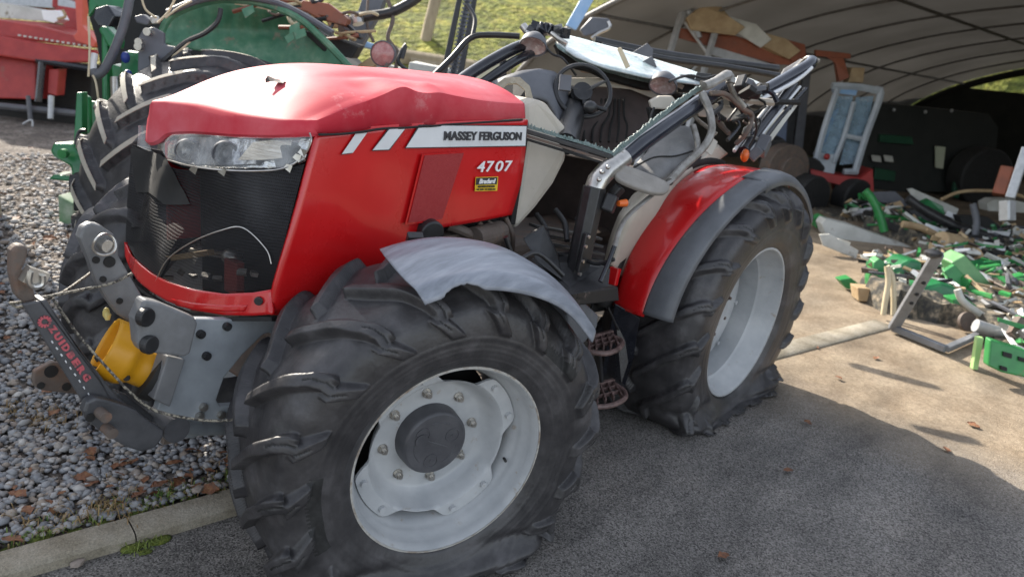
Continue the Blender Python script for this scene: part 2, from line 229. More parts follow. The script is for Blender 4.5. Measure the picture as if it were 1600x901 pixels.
# ---------------------------------------------------------------- mesh builder
ORG = {}
def tag(o, label=None, cat=None, group=None, kind=None):
    if label: o['label'] = label
    if cat: o['category'] = cat
    if group: o['group'] = group
    if kind: o['kind'] = kind
    return o
def thing(name, loc, label, cat, group=None):
    o = bpy.data.objects.new(name, None); o.empty_display_size = .1; S.collection.objects.link(o); o.location = loc; ORG[o.name] = Vector(loc)
    return tag(o, label, cat, group)
class MB:
    def __init__(s): s.v = []; s.f = []; s.mi = []; s.cur = 0
    def add(s, vs, fs):
        k = len(s.v); s.v += [tuple(q) for q in vs]; s.f += [tuple(i+k for i in f) for f in fs]; s.mi += [s.cur]*len(fs); return s
    def box(s, c, size, rot=None, M=None):
        a, b, d = size[0]/2, size[1]/2, size[2]/2
        vs = [Vector((x, y, z)) for x in (-a, a) for y in (-b, b) for z in (-d, d)]
        if rot is not None:
            from mathutils import Euler
            e = Euler(rot).to_matrix(); vs = [e@q for q in vs]
        vs = [q+Vector(c) for q in vs]
        if M: vs = [M@q for q in vs]
        return s.add(vs, [(0, 1, 3, 2), (4, 6, 7, 5), (0, 4, 5, 1), (2, 3, 7, 6), (0, 2, 6, 4), (1, 5, 7, 3)])
    def bar(s, a, b, w, h, up=(0, 0, 1), ch=.12):
        a, b = Vector(a), Vector(b); d = (b-a).normalized(); x = d.cross(Vector(up))
        if x.length < 1e-3: x = d.cross(Vector((1, 0, 0)))
        x.normalize(); y = x.cross(d); c = ch*min(w, h)
        pr = [(-w/2+c, -h/2), (w/2-c, -h/2), (w/2, -h/2+c), (w/2, h/2-c), (w/2-c, h/2), (-w/2+c, h/2), (-w/2, h/2-c), (-w/2, -h/2+c)]
        vs = [p+x*i+y*j for p in (a, b) for i, j in pr]; n = 8
        return s.add(vs, [(i, (i+1) % n, n+(i+1) % n, n+i) for i in range(n)]+[tuple(range(n))[::-1], tuple(range(n, 2*n))])
    def tube(s, pts, r, n=10, cap=True, flat=1):
        pts = [Vector(p) for p in pts]; m = len(pts); rs = r if isinstance(r, (list, tuple)) else [r]*m
        tg = [(pts[min(i+1, m-1)]-pts[max(i-1, 0)]).normalized() for i in range(m)]
        x = tg[0].cross(Vector((0, 0, 1)))
        if x.length < .05: x = tg[0].cross(Vector((1, 0, 0)))
        x.normalize(); vs = []
        for i in range(m):
            x = (x-tg[i]*x.dot(tg[i])).normalized(); y = tg[i].cross(x)
            for k in range(n):
                a = 2*math.pi*k/n; vs.append(pts[i]+(x*math.cos(a)+y*math.sin(a)*flat)*rs[i])
        fs = [(i*n+k, i*n+(k+1) % n, (i+1)*n+(k+1) % n, (i+1)*n+k) for i in range(m-1) for k in range(n)]
        if cap: fs += [tuple(range(n))[::-1], tuple(range((m-1)*n, m*n))]
        return s.add(vs, fs)
    def prism(s, pts, t):
        "flat outline given thickness vector t"
        pts = [Vector(p) for p in pts]; t = Vector(t); n = len(pts)
        return s.add(pts+[p+t for p in pts], [tuple(range(n)), tuple(range(n, 2*n))[::-1]]+[(i, i+n, (i+1) % n+n, (i+1) % n) for i in range(n)])
    def cyl(s, c, axis, r, l, n=20, r2=None):
        c = Vector(c); ax = Vector(axis).normalized(); return s.tube([c-ax*l/2, c+ax*l/2], [r, r if r2 is None else r2], n)
    def grid(s, P, close=False):
        nu, nv = len(P), len(P[0]); vs = [q for row in P for q in row]
        return s.add(vs, [(i*nv+j, i*nv+j+1, (i+1)*nv+j+1, (i+1)*nv+j) for i in range(nu-1) for j in range(nv-1)])
    def lathe(s, prof, M, n=64, a0=0, a1=2*math.pi):
        "prof: (w, r) pairs; axis = local y (outward), x back, z up"
        full = abs(a1-a0-2*math.pi) < 1e-6; m = n if full else n+1; vs = []
        for i in range(m):
            a = a0+(a1-a0)*i/n; c, q = math.cos(a), math.sin(a)
            for w_, r_ in prof: vs.append(M@Vector((r_*c, w_, r_*q)))
        k = len(prof)
        return s.add(vs, [(i*k+j, i*k+j+1, ((i+1) % m)*k+j+1, ((i+1) % m)*k+j) for i in range(n) for j in range(k-1)])
    def sphere(s, c, r, n=12, sq=(1, 1, 1)):
        c = Vector(c); vs = []; 
        for i in range(n//2+1):
            for j in range(n):
                a, b2 = math.pi*i/(n//2), 2*math.pi*j/n; vs.append(c+Vector((r*sq[0]*math.sin(a)*math.cos(b2), r*sq[1]*math.sin(a)*math.sin(b2), r*sq[2]*math.cos(a))))
        return s.add(vs, [(i*n+j, i*n+(j+1) % n, (i+1)*n+(j+1) % n, (i+1)*n+j) for i in range(n//2) for j in range(n)])
    def build(s, name, m, parent=None, label=None, cat=None, group=None, kind=None, smooth=False, bevel=0, solid=0, crumple=0, subd=0, sub=False, thick_off=-1):
        me = bpy.data.meshes.new(name); o_ = Vector((0, 0, 0)); root = parent
        while root is not None:
            if root.name in ORG: o_ = o_+ORG[root.name]; break
            root = root.parent
        if parent is None and kind is None:
            arr = np.array(s.v); o_ = Vector(((arr[:, 0].min()+arr[:, 0].max())/2, (arr[:, 1].min()+arr[:, 1].max())/2, arr[:, 2].min()))
        vs = [tuple(Vector(q)-o_) for q in s.v]
        if crumple: vs = [tuple(Vector(q)+noise.noise_vector(Vector(q)*9)*crumple) for q in vs]
        me.from_pydata(vs, [], s.f); mm = m if isinstance(m, (list, tuple)) else [m]
        for q in mm: me.materials.append(q)
        if len(mm) > 1: me.polygons.foreach_set('material_index', s.mi)
        bm = bmesh.new(); bm.from_mesh(me); bmesh.ops.remove_doubles(bm, verts=bm.verts, dist=1e-6); bmesh.ops.recalc_face_normals(bm, faces=bm.faces); bm.to_mesh(me); bm.free()
        if smooth: me.polygons.foreach_set('use_smooth', [True]*len(me.polygons)); 
        me.update(); o = bpy.data.objects.new(name, me); S.collection.objects.link(o)
        if parent is None: o.location = o_
        else: o.parent = parent
        if solid: q = o.modifiers.new('thickness', 'SOLIDIFY'); q.thickness = solid; q.offset = thick_off
        if bevel: q = o.modifiers.new('edges', 'BEVEL'); q.width = bevel; q.segments = 2; q.limit_method = 'ANGLE'; q.angle_limit = R(40)
        if smooth and smooth != 'all': 
            try: me.set_sharp_from_angle(angle=R(38))
            except Exception: pass
        return tag(o, label, cat, group, kind)
def text_mesh(name, body, BL, BR, TL, m, parent=None, shear=0, bold=.02, depth=.0015, label=None):
    cu = bpy.data.curves.new(name+'_c', 'FONT'); cu.body = body; cu.offset = bold; cu.extrude = 0; cu.shear = shear; cu.resolution_u = 4
    tmp = bpy.data.objects.new(name+'_tmp', cu); S.collection.objects.link(tmp); bpy.context.view_layer.update()
    me0 = bpy.data.meshes.new_from_object(tmp.evaluated_get(bpy.context.evaluated_depsgraph_get())); bpy.data.objects.remove(tmp)
    co = np.array([v.co[:] for v in me0.vertices]); mn = co.min(0); mx_ = co.max(0); BL, BR, TL = Vector(BL), Vector(BR), Vector(TL)
    nrm = (BR-BL).cross(TL-BL).normalized()*depth
    P0 = [BL+(BR-BL)*((c[0]-mn[0])/(mx_[0]-mn[0]))+(TL-BL)*((c[1]-mn[1])/(mx_[1]-mn[1])) for c in co]
    fs = [tuple(p.vertices) for p in me0.polygons]; mb = MB(); mb.add([q+nrm for q in P0], fs)
    # edges give the letters a little thickness
    ec = {}
    for f in fs:
        for a, b2 in zip(f, f[1:]+f[:1]): ec.setdefault((min(a, b2), max(a, b2)), []).append((a, b2))
    k = len(P0); mb.v += [tuple(q-nrm) for q in P0]
    for e2 in ec.values():
        if len(e2) == 1: a, b2 = e2[0]; mb.f.append((a, b2, b2+k, a+k)); mb.mi.append(0)
    return mb.build(name, m, parent, label)
def copy_tree(o, parent=None):
    c = o.copy(); S.collection.objects.link(c); c.parent = parent
    for ch in list(o.children): copy_tree(ch, c)
    return c

# ================================================================ THE SETTING
# yard surface
mb = MB(); G = []
for i in range(61):
    row = []
    for j in range(61):
        x = -20+i*1.6; y = -30+j*1.6; row.append(V(x, y, 0))
    G.append(row)
mb.grid(G); mb.build('yard_ground', asph, kind='structure')
KF = [at(-700, 1090, Z=0), at(90, 888, Z=0), at(375, 803, Z=0), at(1215, 561, Z=0), at(1395, 513, Z=0)]   # kerb edge, yard side
kd = (KF[2]-KF[1]).normalized(); kn = V(-kd.y, kd.x, 0)
KW = .125
def kz(p): return .045 if p.x < 1.5 else .012
mb = MB()
kpts = [KF[1]-kd*2.4, KF[1]-kd*.05, KF[2]+kd*.9]
segs = [(KF[1]-kd*2.2, at(40, 903, Z=0)-kd*.0), (at(40, 903, Z=0), at(212, 853, Z=0)), (at(214, 852, Z=0), KF[2]+kd*.25), (KF[2]+kd*.256, KF[2]+kd*1.1)]
for a, b2 in segs:
    n = 12; P = []
    for i in range(n+1):
        q = a.lerp(b2, i/n); z = .045; e3 = nz(q.x, q.y, 1, 14)*.006
        P.append([q+V(0, 0, -.02), q+V(0, 0, z-.014+e3*.4), q+kn*.010+V(0, 0, z-.003), q+kn*.03+V(0, 0, z+e3*.3), q+kn*(KW-.02)+V(0, 0, z+.002), q+kn*(KW-.004+e3)+V(0, 0, z-.008), q+kn*KW+V(0, 0, -.02)])
    mb.grid(P)
a, b2 = KF[2]+kd*1.1, KF[3]
kd2 = (KF[4]-KF[3]).normalized(); kn2 = V(-kd2.y, kd2.x, 0)
P = []
for i in range(31):
    q = (KF[3]-kd2*1.3).lerp(KF[4], i/30); e3 = nz(q.x, q.y, 3, 9)*.008
    P.append([q+V(0, 0, -.02), q+V(0, 0, .008), q+kn2*.02+V(0, 0, .020), q+kn2*(.15)+V(0, 0, .022), q+kn2*(.17+e3)+V(0, 0, .006), q+kn2*.18+V(0, 0, -.02)])
mb.grid(P); mb.build('kerb', conc, kind='structure', smooth=True)
# gravel bed behind the kerb
gb = []
for i in range(40):
    row = []
    for j in range(50):
        t_ = i/39; a = KF[1]-kd*7; b2 = KF[1]+kd*2.7; q = a.lerp(b2, t_)+kn*(KW-.004+.3*j if j < 60 else 0)
        row.append(q+V(0, 0, .028+.012*nz(q.x, q.y, 0, 2.3)))
    gb.append(row)
MB().grid(gb).build('gravel_bed', gravbase, kind='structure', smooth=True)
# loose stones on the gravel, thick near the camera
def ico():
    bm = bmesh.new(); bmesh.ops.create_icosphere(bm, subdivisions=1, radius=1); v = np.array([q.co[:] for q in bm.verts]); f = np.array([[l.index for l in p.verts] for p in bm.faces]); bm.free(); return v, f
iv, jf = ico(); variants = []
for k in range(14):
    d = rng.normal(size=(5, 3)); d /= np.linalg.norm(d, axis=1)[:, None]; v = iv.copy()
    v *= (1+.14*rng.normal(size=(len(v), 1)))
    for q in d:      # broken faces
        c = rng.uniform(.55, .85); h = v@q; v -= np.outer(np.maximum(0, h-c), q)
    variants.append(v*np.array([1.15, .9, .62]))
pos = []
def inv(q):
    v = q-CP; dd = v@CD; return (800+FP*(v@CR)/dd, 450.5-FP*(v@CU)/dd, dd)
KD = np.array(kd); KN = np.array(kn); K0 = np.array(KF[1])
tries = 0
while len(pos) < 17500 and tries < 500000:
    tries += 1
    s_ = rng.uniform(-1.2, 3.0); t_ = KW+.012+rng.uniform(0, 1)**1.35*7.6
    q = K0+KD*s_+KN*t_; x, y, dd = inv(q)
    if dd < .3 or x < -60 or x > 700 or y < 60 or y > 930: continue
    if rng.uniform() > min(1, 5/(dd*dd)*2.2): continue
    if t_ < KW+.14 and rng.uniform() < .65: continue
    pos.append((q, dd))
VV = []; FF = []; off = 0
for q, dd in pos:
    r_ = rng.uniform(.009, .019)*(1.35 if rng.uniform() < .15 else 1)*(1 if dd < 4 else 1.3)
    v = variants[rng.integers(14)]*r_; A = rng.uniform(0, 6.28, 3); ca, sa = math.cos(A[0]), math.sin(A[0]); tx = rng.normal()*.35
    M1 = np.array([[ca, -sa, 0], [sa, ca, 0], [0, 0, 1]]); M2 = np.array([[1, 0, 0], [0, math.cos(tx), -math.sin(tx)], [0, math.sin(tx), math.cos(tx)]])
    VV.append(v@M2.T@M1.T+q+np.array([0, 0, .026+r_*.55+rng.uniform(0, .012)])); FF.append(jf+off); off += len(v)
VV = np.concatenate(VV); FF = np.concatenate(FF)
me = bpy.data.meshes.new('gravel_stones'); me.vertices.add(len(VV)); me.vertices.foreach_set('co', VV.ravel()); me.loops.add(len(FF)*3); me.loops.foreach_set('vertex_index', FF.ravel().astype(np.int32)); me.polygons.add(len(FF)); me.polygons.foreach_set('loop_start', np.arange(0, len(FF)*3, 3, dtype=np.int32)); me.update(calc_edges=True); me.materials.append(stonem)
o = bpy.data.objects.new('gravel_stones', me); S.collection.objects.link(o); tag(o, 'loose grey angular stones covering the ground behind the kerb', 'gravel', kind='stuff')
# fallen leaves, twigs and weeds
mb = MB()
def leaf_at(mb, c, s, a, tilt):
    n = 6; M = Matrix.Rotation(a, 3, 'Z')@Matrix.Rotation(tilt, 3, 'X'); P = []
    for i in range(n):
        t_ = i/(n-1); w_ = math.sin(math.pi*min(1, t_*.95+.03))**.8*.42*s*(1+.25*math.sin(t_*19)); x = (t_-.5)*s*1.3
        P.append([c+M@V(x, -w_, .12*s*math.sin(3*t_)+.10*s), c+M@V(x, 0, .02*s+.12*s*math.sin(3*t_)), c+M@V(x, w_, .16*s+.06*s*math.sin(6*t_))])
    mb.grid(P)
for i in range(330):
    s_ = rng.uniform(-1.0, 2.6); t_ = KW+rng.uniform(0, 1)**2*4.2+.01
    if i > 210: s_ = rng.uniform(-.6, 3.2); t_ = rng.uniform(3.5, 8.5)
    if i % 3 == 0: t_ = KW+rng.uniform(0, .35)
    q = K0+KD*s_+KN*t_; leaf_at(mb, V(*q)+V(0, 0, .045+rng.uniform(0, .012)), rng.uniform(.022, .055)*(1.5 if t_ > 3.5 else 1), rng.uniform(0, 6.3), rng.normal()*.4)
for px, py in ((66, 828), (700, 880), (1130, 868), (1310, 590), (1232, 735), (1262, 660)): q = at(px, py, Z=.012); leaf_at(mb, q, .04, rng.uniform(0, 6), .1)
for i in range(11): q = V(rng.uniform(2.5, 6), rng.uniform(-3.5, .8), .006); leaf_at(mb, q, rng.uniform(.03, .06), rng.uniform(0, 6), .2)
mb.build('fallen_leaves', leafm, label='brown and orange leaves scattered over the gravel and yard', cat='leaves', kind='stuff')
weedm = mat('weed_green', (.06, .14, .02), (.22, .24, .05), sc=20, rough=.7); mossm = mat('moss', (.07, .10, .015), (.17, .19, .03), sc=50, rough=.95, bump=1, bsc=140)
strawm = mat('dead_grass', (.22, .14, .06), (.34, .24, .11), sc=30, rough=.85)
def tufts(name, m, spots, label, cat, hh=.05):
    mb = MB()
    for c, n, r_ in spots:
        for i in range(n):
            a = rng.uniform(0, 6.3); q = V(c.x+rng.normal()*r_, c.y+rng.normal()*r_, c.z); d = V(math.cos(a), math.sin(a), 0); h = hh*rng.uniform(.4, 1.2); l = h*rng.uniform(.3, 1.6); s_ = V(-d.y, d.x, 0)*rng.uniform(.001, .0028)
            mb.add([q-s_, q+s_, q+d*l*.5+V(0, 0, h*.8)+s_*.8, q+d*l*.5+V(0, 0, h*.8)-s_*.8, q+d*l+V(0, 0, h*.75)], [(0, 1, 2, 3), (3, 2, 4)])
    mb.build(name, m, label=label, cat=cat, kind='stuff')
kp = lambda s_, t_: V(*(K0+KD*s_+KN*t_))+V(0, 0, .03)
tufts('weeds', weedm, [(kp(rng.uniform(-.35, 1.1), KW+.01+abs(rng.normal())*.05), int(rng.integers(4, 14)), .015) for _ in range(70)]+[(at(230, 850, Z=.0), 40, .02), (at(212, 862, Z=0), 30, .018)], 'small green weeds growing along the back of the kerb', 'weeds', .03)
tufts('dead_grass', strawm, [(kp(rng.uniform(-.6, 1.3), KW+abs(rng.normal())*.14), int(rng.integers(3, 12)), .03) for _ in range(90)]+[(at(75, 660, Z=.03), 130, .05), (at(25, 645, Z=.03), 90, .05), (at(160, 800, Z=.05), 60, .04)], 'brown dead grass and needles caught in the gravel', 'dead grass', .035)
mb = MB()
for c, r_ in [(at(208, 855, Z=.004), .034), (at(250, 843, Z=.004), .03), (at(228, 862, Z=.004), .018)]+[(kp(x, KW+.012), .02+.012*rng.uniform()) for x in np.linspace(-.3, 1.0, 15)]: mb.sphere(c-V(0, 0, .002), r_, 12, (1.2, .8, .28))
mb.build('moss', mossm, label='green moss cushions at the joint and back edge of the kerb', cat='moss', kind='stuff', smooth='all', crumple=.01)
for c, r_ in ((at(122, 884, Z=.0), .022), (at(310, 768, Z=.055), .022)):
    m_ = MB(); v = variants[3]*r_; m_.add([V(*q)+c+V(0, 0, r_*.5) for q in v], [tuple(f) for f in jf])
    m_.build('loose_stone', stonem, label='dark loose stone lying on the asphalt below the kerb' if r_ and c.z < .03 else 'pale loose stone resting at the back edge of the kerb', cat='stone')
# grassy hill behind the yard
P = []
for i in range(70):
    row = []
    for j in range(60):
        u_ = -30+i*1.4; d_ = 10.5+j*.9; dx, dy = .62, .785
        x = u_*dy+d_*dx; y = -u_*dx+d_*dy; z = -.05+max(0, d_-11.5)*.38+.28*nz(x, y, 0, .55)+.09*nz(x, y, 4, 2.1)
        cut = ss((x-6.5)/1.2)*ss((7.6-.13*(x-8.3)-y)/.5)*(1-ss((x-25.4)/.8)); z = z*(1-cut)-.06*cut
        if x > 25: z += 1.6*ss((x-25.5)/3)*ss((8-y)/4)
        row.append(V(x, y, z))
    P.append(row)
from mathutils.bvhtree import BVHTree
_hb = MB().grid(P); _bv = BVHTree.FromPolygons([Vector(q) for q in _hb.v], _hb.f)
def hillD(px, py):
    "distance at which the ray through a pixel meets the slope or the yard"
    d = (at(px, py, D=1)-Vector(CP)); q = _bv.ray_cast(Vector(CP), d.normalized())[0]
    return (q-Vector(CP)).dot(Vector(CD)) if q is not None else 12
MB().grid(P).build('grass_hill', grassm, kind='structure', smooth=True)

# ================================================================ THE TRACTOR
T = thing('tractor', (0.5, .04, 0), 'crushed red farm tractor with silver rims and flat tyres, its cab roof squashed flat', 'tractor')
def Fx(Y, Z, b=.13): v = min(1, abs(Y-.04)/.43); return -.354+.25*(Z-.84)-b*(1-v**2.4)
def onF(px, py, off=0, b=.13):
    X = -.42
    for _ in range(25):
        q = at(px, py, X=X); X = .5*X+.5*(Fx(q.y, q.z, b)-off)
    return at(px, py, X=X)
def loft(A, B, n, m, fn):
    "surface between two pixel polylines"
    a = resample([V(x, y, 0) for x, y in A], n); b2 = resample([V(x, y, 0) for x, y in B], n); out = []
    for i in range(n):
        out.append([fn(*(a[i].lerp(b2[i], j/(m-1)))[:2]) for j in range(m)])
    return out
# --- near side panel of the hood
def side(px, py, off=0):
    q = at(px, py, Y=-.38); bul = .018*math.sin(max(0, min(1, (q.z-.80)/.6))*math.pi)
    dent = .012*math.exp(-((px-600)/60)**2-((py-300)/70)**2)
    return at(px, py, Y=-.38-bul+dent-off)
sp_ = MB(); top = [(493, 207), (560, 199), (620, 194), (700, 190), (760, 188), (823, 187)]
bot = [(425, 491), (500, 490), (570, 470), (640, 368), (690, 355), (745, 346), (798, 335)]
frontm = [(493, 207), (478, 262), (466, 310), (452, 360), (437, 410), (425, 452), (421, 491)]
rearm = [(823, 187), (817, 240), (812, 280), (806, 312), (798, 335)]
P = []
nr = 26; fr = resample([V(x, y, 0) for x, y in frontm], nr); rr_ = resample([V(x, y, 0) for x, y in [(823, 187), (819, 240), (813, 285), (806, 308), (798, 335)]], nr)
tp = resample([V(x, y, 0) for x, y in top], 40); bt = resample([V(x, y, 0) for x, y in bot], 40)
for i in range(40):      # blended (Coons) fill of the panel outline
    u = i/39; row = []
    for j in range(nr):
        v = j/(nr-1); c = tp[i]*(1-v)+bt[i]*v+fr[j]*(1-u)+rr_[j]*u-(tp[0]*(1-u)*(1-v)+tp[-1]*u*(1-v)+bt[0]*(1-u)*v+bt[-1]*u*v)
        row.append(side(c.x, c.y))
    P.append(row)
sp_.grid(P); panel = sp_.build('side_panel', red, T, smooth=True, solid=.012, thick_off=0)
# --- lid
def seamz(x): return 1.381+.056*(x+.217)
def Fx2(Y, Z):
    v = max(-1, min(1, (Y-.04)/.43)); return -.354+.25*(Z-.84)-.10*(1-abs(v)**5)-(.085*v**3 if v > 0 else 0)
def onF2(px, py):
    X = -.42
    for _ in range(30): q = at(px, py, X=X); X = .5*X+.5*Fx2(q.y, q.z)
    return at(px, py, X=X)
lipc = [onF2(x, y) for x, y in [(226, 219), (233, 223), (246, 219), (262, 208), (300, 205), (370, 210), (430, 211), (470, 209)]]+[at(493, 207, Y=-.386)]
lipc = resample(smooth_path(lipc, 6), 65)[::-1]
NU, NVV = 90, 64; P = []
for i in range(NU):
    u = (i/(NU-1))**1.35; row = []
    for j in range(NVV+1):
        L_ = lipc[j]; v = -1+2*j/NVV
        Yr = .04+v*.412; k = ss(u*1.6); Y = L_.y*(1-k)+Yr*k; xr = .772-.02*abs(v); X = L_.x+(xr-L_.x)*u
        d_ = X-L_.x; nose = (1-(1-min(1, d_/.15))**2.6)**.62 if d_ < .15 else 1
        base = L_.z*(1-ss(u/.25))+ss(u/.25)*(seamz(X) if v < 0 else seamz(X)-.015)
        dn = (v+1)*.42; df = (1-v)*.42
        fac = min(min(1, d_/.012), min(1, dn/.012), min(1, df/.03))**.7
        t_ = ss((X+.35)/.45)
        cz = (1.392+.10*t_+.012*math.sin(X*7)*t_)*(1-(v+1)*.5)+(1.375+.07*t_)*(v+1)*.5    # height of the crease line
        cz = max(cz, base+.02); cz -= .020*math.exp(-((X-.12)/.05)**2)*(v < -.2)*(1-ss((v+1)/.6))*-1
        Sf = (1-math.exp(-d_/.20))*(1-math.exp(-dn/.13))*(1-math.exp(-df/.10))
        crown = 1.566+.004*math.sin(math.pi*u)-.012*max(0, v)
        dent = .016*math.exp(-((v+.72)/.20)**2-((X-.02)/.07)**2)+.012*math.exp(-((v+.80)/.14)**2-((X-.22)/.045)**2)-.010*math.exp(-((v+.84)/.10)**2-((X-.30)/.04)**2)+.010*math.exp(-((v+.45+X*.5)/.10)**2)*ss((X+.1)/.2)*ss((.5-X)/.2)
        Zt = cz+(crown-cz)*Sf-dent+.004*nz(X, Y, 0, 4)
        Z = base+(Zt-base)*fac
        if j == 0: Y -= .006
        if v < -.93: Y += (.008*math.sin(X*17+1)+.004*math.sin(X*41))*math.exp(-((X-.15)/.22)**2)
        if j in (1, 2): Y -= .002+.004*(1-Sf)
        row.append(V(X, Y, Z))
    P.append(row)
# rolled-under lip of the nose
P = [[q+V(.035, 0, -.004) for q in P[0]], [q+V(.008, 0, -.010) for q in P[0]]]+P
lidb = MB().grid(P); lid = lidb.build('hood_lid', redtop, T, smooth=True, solid=.006, label='dented hood lid, faded, with sky reflection painted pink')
from mathutils.bvhtree import BVHTree
bv = BVHTree.FromPolygons([Vector(q) for q in lidb.v], lidb.f)
q, nq, _i, _d = bv.ray_cast(Vector(CP), (at(432, 131, D=1)-Vector(CP)).normalized())
lf = MB(); leaf_at(lf, q+V(0, 0, .0), .07, .2, .25)
lf.build('curled_leaf', mat('wet_leaf', (.05, .035, .025), (.11, .08, .06), sc=40, rough=.6), label='curled dark brown leaf lying on top of the hood', cat='leaf')
mb = MB(); mb.tube([q_+V(0, -.010, -.004) for q_ in [r_[0] for r_ in P[2:]][::3]], .004, 6); mb.build('shut_line_gap', dblack, T)  # black tube paints the dark gap between lid and side panel
# far side panel + engine block behind so that the hood is not hollow
P = [[V(x, .455, z) for z in (.86, 1.1, seamz(x)-.01)] for x in np.linspace(-.26, .76, 6)]
MB().grid(P).build('side_panel', red, T, solid=.01)
mb = MB(); mb.box((.30, .04, 1.02), (.95, .66, .72)); mb.box((-.12, .04, 1.08), (.10, .70, .50)); mb.build('engine', dblack, T, bevel=.02)
mb = MB()
for a, b2, r_ in (((748, 348), (762, 385), .012), ((762, 345), (790, 372), .007), ((700, 352), (740, 372), .02), ((790, 340), (800, 395), .011)): mb.tube(smooth_path([at(*a, Y=-.34), at((a[0]+b2[0])/2+6, (a[1]+b2[1])/2, Y=-.37), at(*b2, Y=-.34)]), r_, 8)
mb.box((.45, -.2, .82), (.55, .3, .35)); mb.cyl((.62, -.36, .98), (1, .2, 0), .045, .2); mb.build('engine_lower', rusty, T, bevel=.01)
# --- decals
def decal(name, pxs, m, off=.016, parent=None, th=.0015):
    pts = [side(x, y, off*.2) for x, y in pxs]; n = len(pts)
    P = loft([pxs[0], pxs[1]], [pxs[3], pxs[2]], 14, 5, lambda x, y: side(x, y, .0145+off*.1))
    return MB().grid(P).build(name, m, parent or panel, solid=th)
for pxs, br in (([(655, 195), (824, 196), (822, 229), (633, 232)], .0), ([(607, 201), (635, 199), (609, 235), (581, 236)], 0), ([(557, 208), (575, 206), (550, 240), (533, 242)], 0)):
    cx = sum(a for a, b2 in pxs)/4; cy = sum(b2 for a, b2 in pxs)/4
    decal('stripe_border', pxs, charcoal, .00); f = .94 if len(pxs) and pxs[0][0] != 655 else 1
    def ins(a, b2): return (a+(1.7 if a < cx else -1.2), b2+(1.4 if b2 < cy else -1.4))
    decal('silver_stripe', [ins(*k) for k in pxs], silver, .016)
sd3 = lambda x, y: side(x, y, .019)
text_mesh('lettering', 'MASSEY FERGUSON', sd3(693.5, 219.5), sd3(814.5, 219.5), sd3(694.5, 205), charcoal, panel, bold=.035)
for i, ch in enumerate('4707'):
    x = 745+i*14.2; text_mesh('numeral', ch, sd3(x, 269-.4*i), sd3(x+11.6, 268.8-.4*i), sd3(x+1.9, 252-.3*i), white, panel, shear=.12, bold=.012)
decal('sticker', [(743.5, 277), (778.5, 276), (777, 298), (742, 299)], yel, .012)
decal('sticker_band', [(744.5, 278), (777.5, 277), (776.3, 288), (743.8, 289)], charcoal, .028)
sd4 = lambda x, y: side(x, y, .0225)
text_mesh('sticker_name', 'Bradard', sd4(748.5, 287.2), sd4(773.5, 286.6), sd4(749.5, 279.5), white, panel, shear=.2, bold=.03)
text_mesh('sticker_text', 'MACHINES AGRICOLES', sd4(747, 293), sd4(773, 292.4), sd4(747, 290.3), charcoal, panel)
text_mesh('sticker_text', '01 960  74 3010 20', sd4(745, 297.4), sd4(774, 296.8), sd4(745, 294.9), charcoal, panel)
decal('vent_frame', [(660, 241), (727.5, 237), (694, 345), (633, 351)], red, .05, th=.002)
decal('vent', [(664, 243), (725, 239), (691, 342), (638, 348)], dred, .085, th=.002)
# --- front: red lower strip, gauze, headlights, black liner
stT = [(194, 378), (203, 396), (216, 412), (235, 427), (260, 440), (300, 452), (350, 459), (395, 457), (424, 452)]
stB = [(195, 400), (203, 420), (216, 440), (235, 455), (260, 470), (300, 484), (350, 492), (395, 493), (424, 491)]
P = loft(stT, stB, 44, 9, lambda x, y: onF(x, y, .012))
fs_ = MB().grid(P).build('front_strip', red, T, smooth=True, solid=.014)
inn = loft([(267, 466), (300, 473), (350, 477), (386, 476)], [(275, 477), (300, 483), (350, 487), (382, 486)], 12, 4, lambda x, y: onF(x, y, .016))
MB().grid(inn).build('recess', red, fs_, solid=.004, smooth=True)
q = onF(404, 470, .02); MB().cyl(q, (-.7, -.7, 0), .013, .010).build('plug', black, fs_, bevel=.002)
P = loft([(196, 402), (203, 422), (216, 443), (235, 458), (260, 473), (300, 487), (350, 495), (424, 494), (470, 492)], [(199, 408), (207, 430), (220, 452), (240, 466), (264, 481), (300, 494), (350, 501), (424, 501), (470, 499)], 40, 3, lambda x, y: onF(x, y, -.004) if x < 424 else side(x, y, -.01))
MB().grid(P).build('seal_strip', dblack, T, solid=.012)
gt = [(206, 226), (222, 236), (245, 250), (275, 264), (330, 268), (400, 268), (450, 264), (476, 256)]
gbm = [(196, 376), (215, 408), (235, 424), (260, 437), (300, 449), (350, 456), (395, 454), (425, 450)]
def gsurf(x, y):
    q = onF(x, y, .004); 
    return at(x, y, X=q.x+.035*math.exp(-((x-290)/60)**2-((y-310)/50)**2)+.006*math.sin(x*.11+y*.05)*math.exp(-((x-260)/70)**2))
P = loft(gt, gbm, 46, 34, gsurf)
gr = MB().grid(P).build('grille', gz, T, smooth='all', label='torn black gauze grille')
P = loft([(206, 232), (222, 232), (240, 236), (262, 246)], [(215, 300), (235, 300), (260, 320), (300, 318)], 20, 16, lambda x, y: V(*(gsurf(x, y)+V(-.006, 0, .002*math.sin(y*1.1)))))
MB().grid(P).build('torn_gauze', dblack, gr, smooth='all')
mb = MB(); mb.tube(smooth_path([onF(x, y, .010) for x, y in ((243, 440), (262, 405), (300, 378), (345, 360), (380, 356), (415, 388), (424, 412))]), .0022, 6); mb.build('wire', chrome, gr)
mb = MB(); mb.bar(at(236, 408, X=-.34), at(330, 394, X=-.34), .02, .02); mb.build('bracket', tan, T)
mb = MB(); a = at(366, 432, X=-.33); mb.box(a, (.03, .075, .11)); mb.build('cooler_plate', mat('dull_red', (.22, .04, .035), (.3, .07, .06), sc=30, rough=.6), T, bevel=.004)
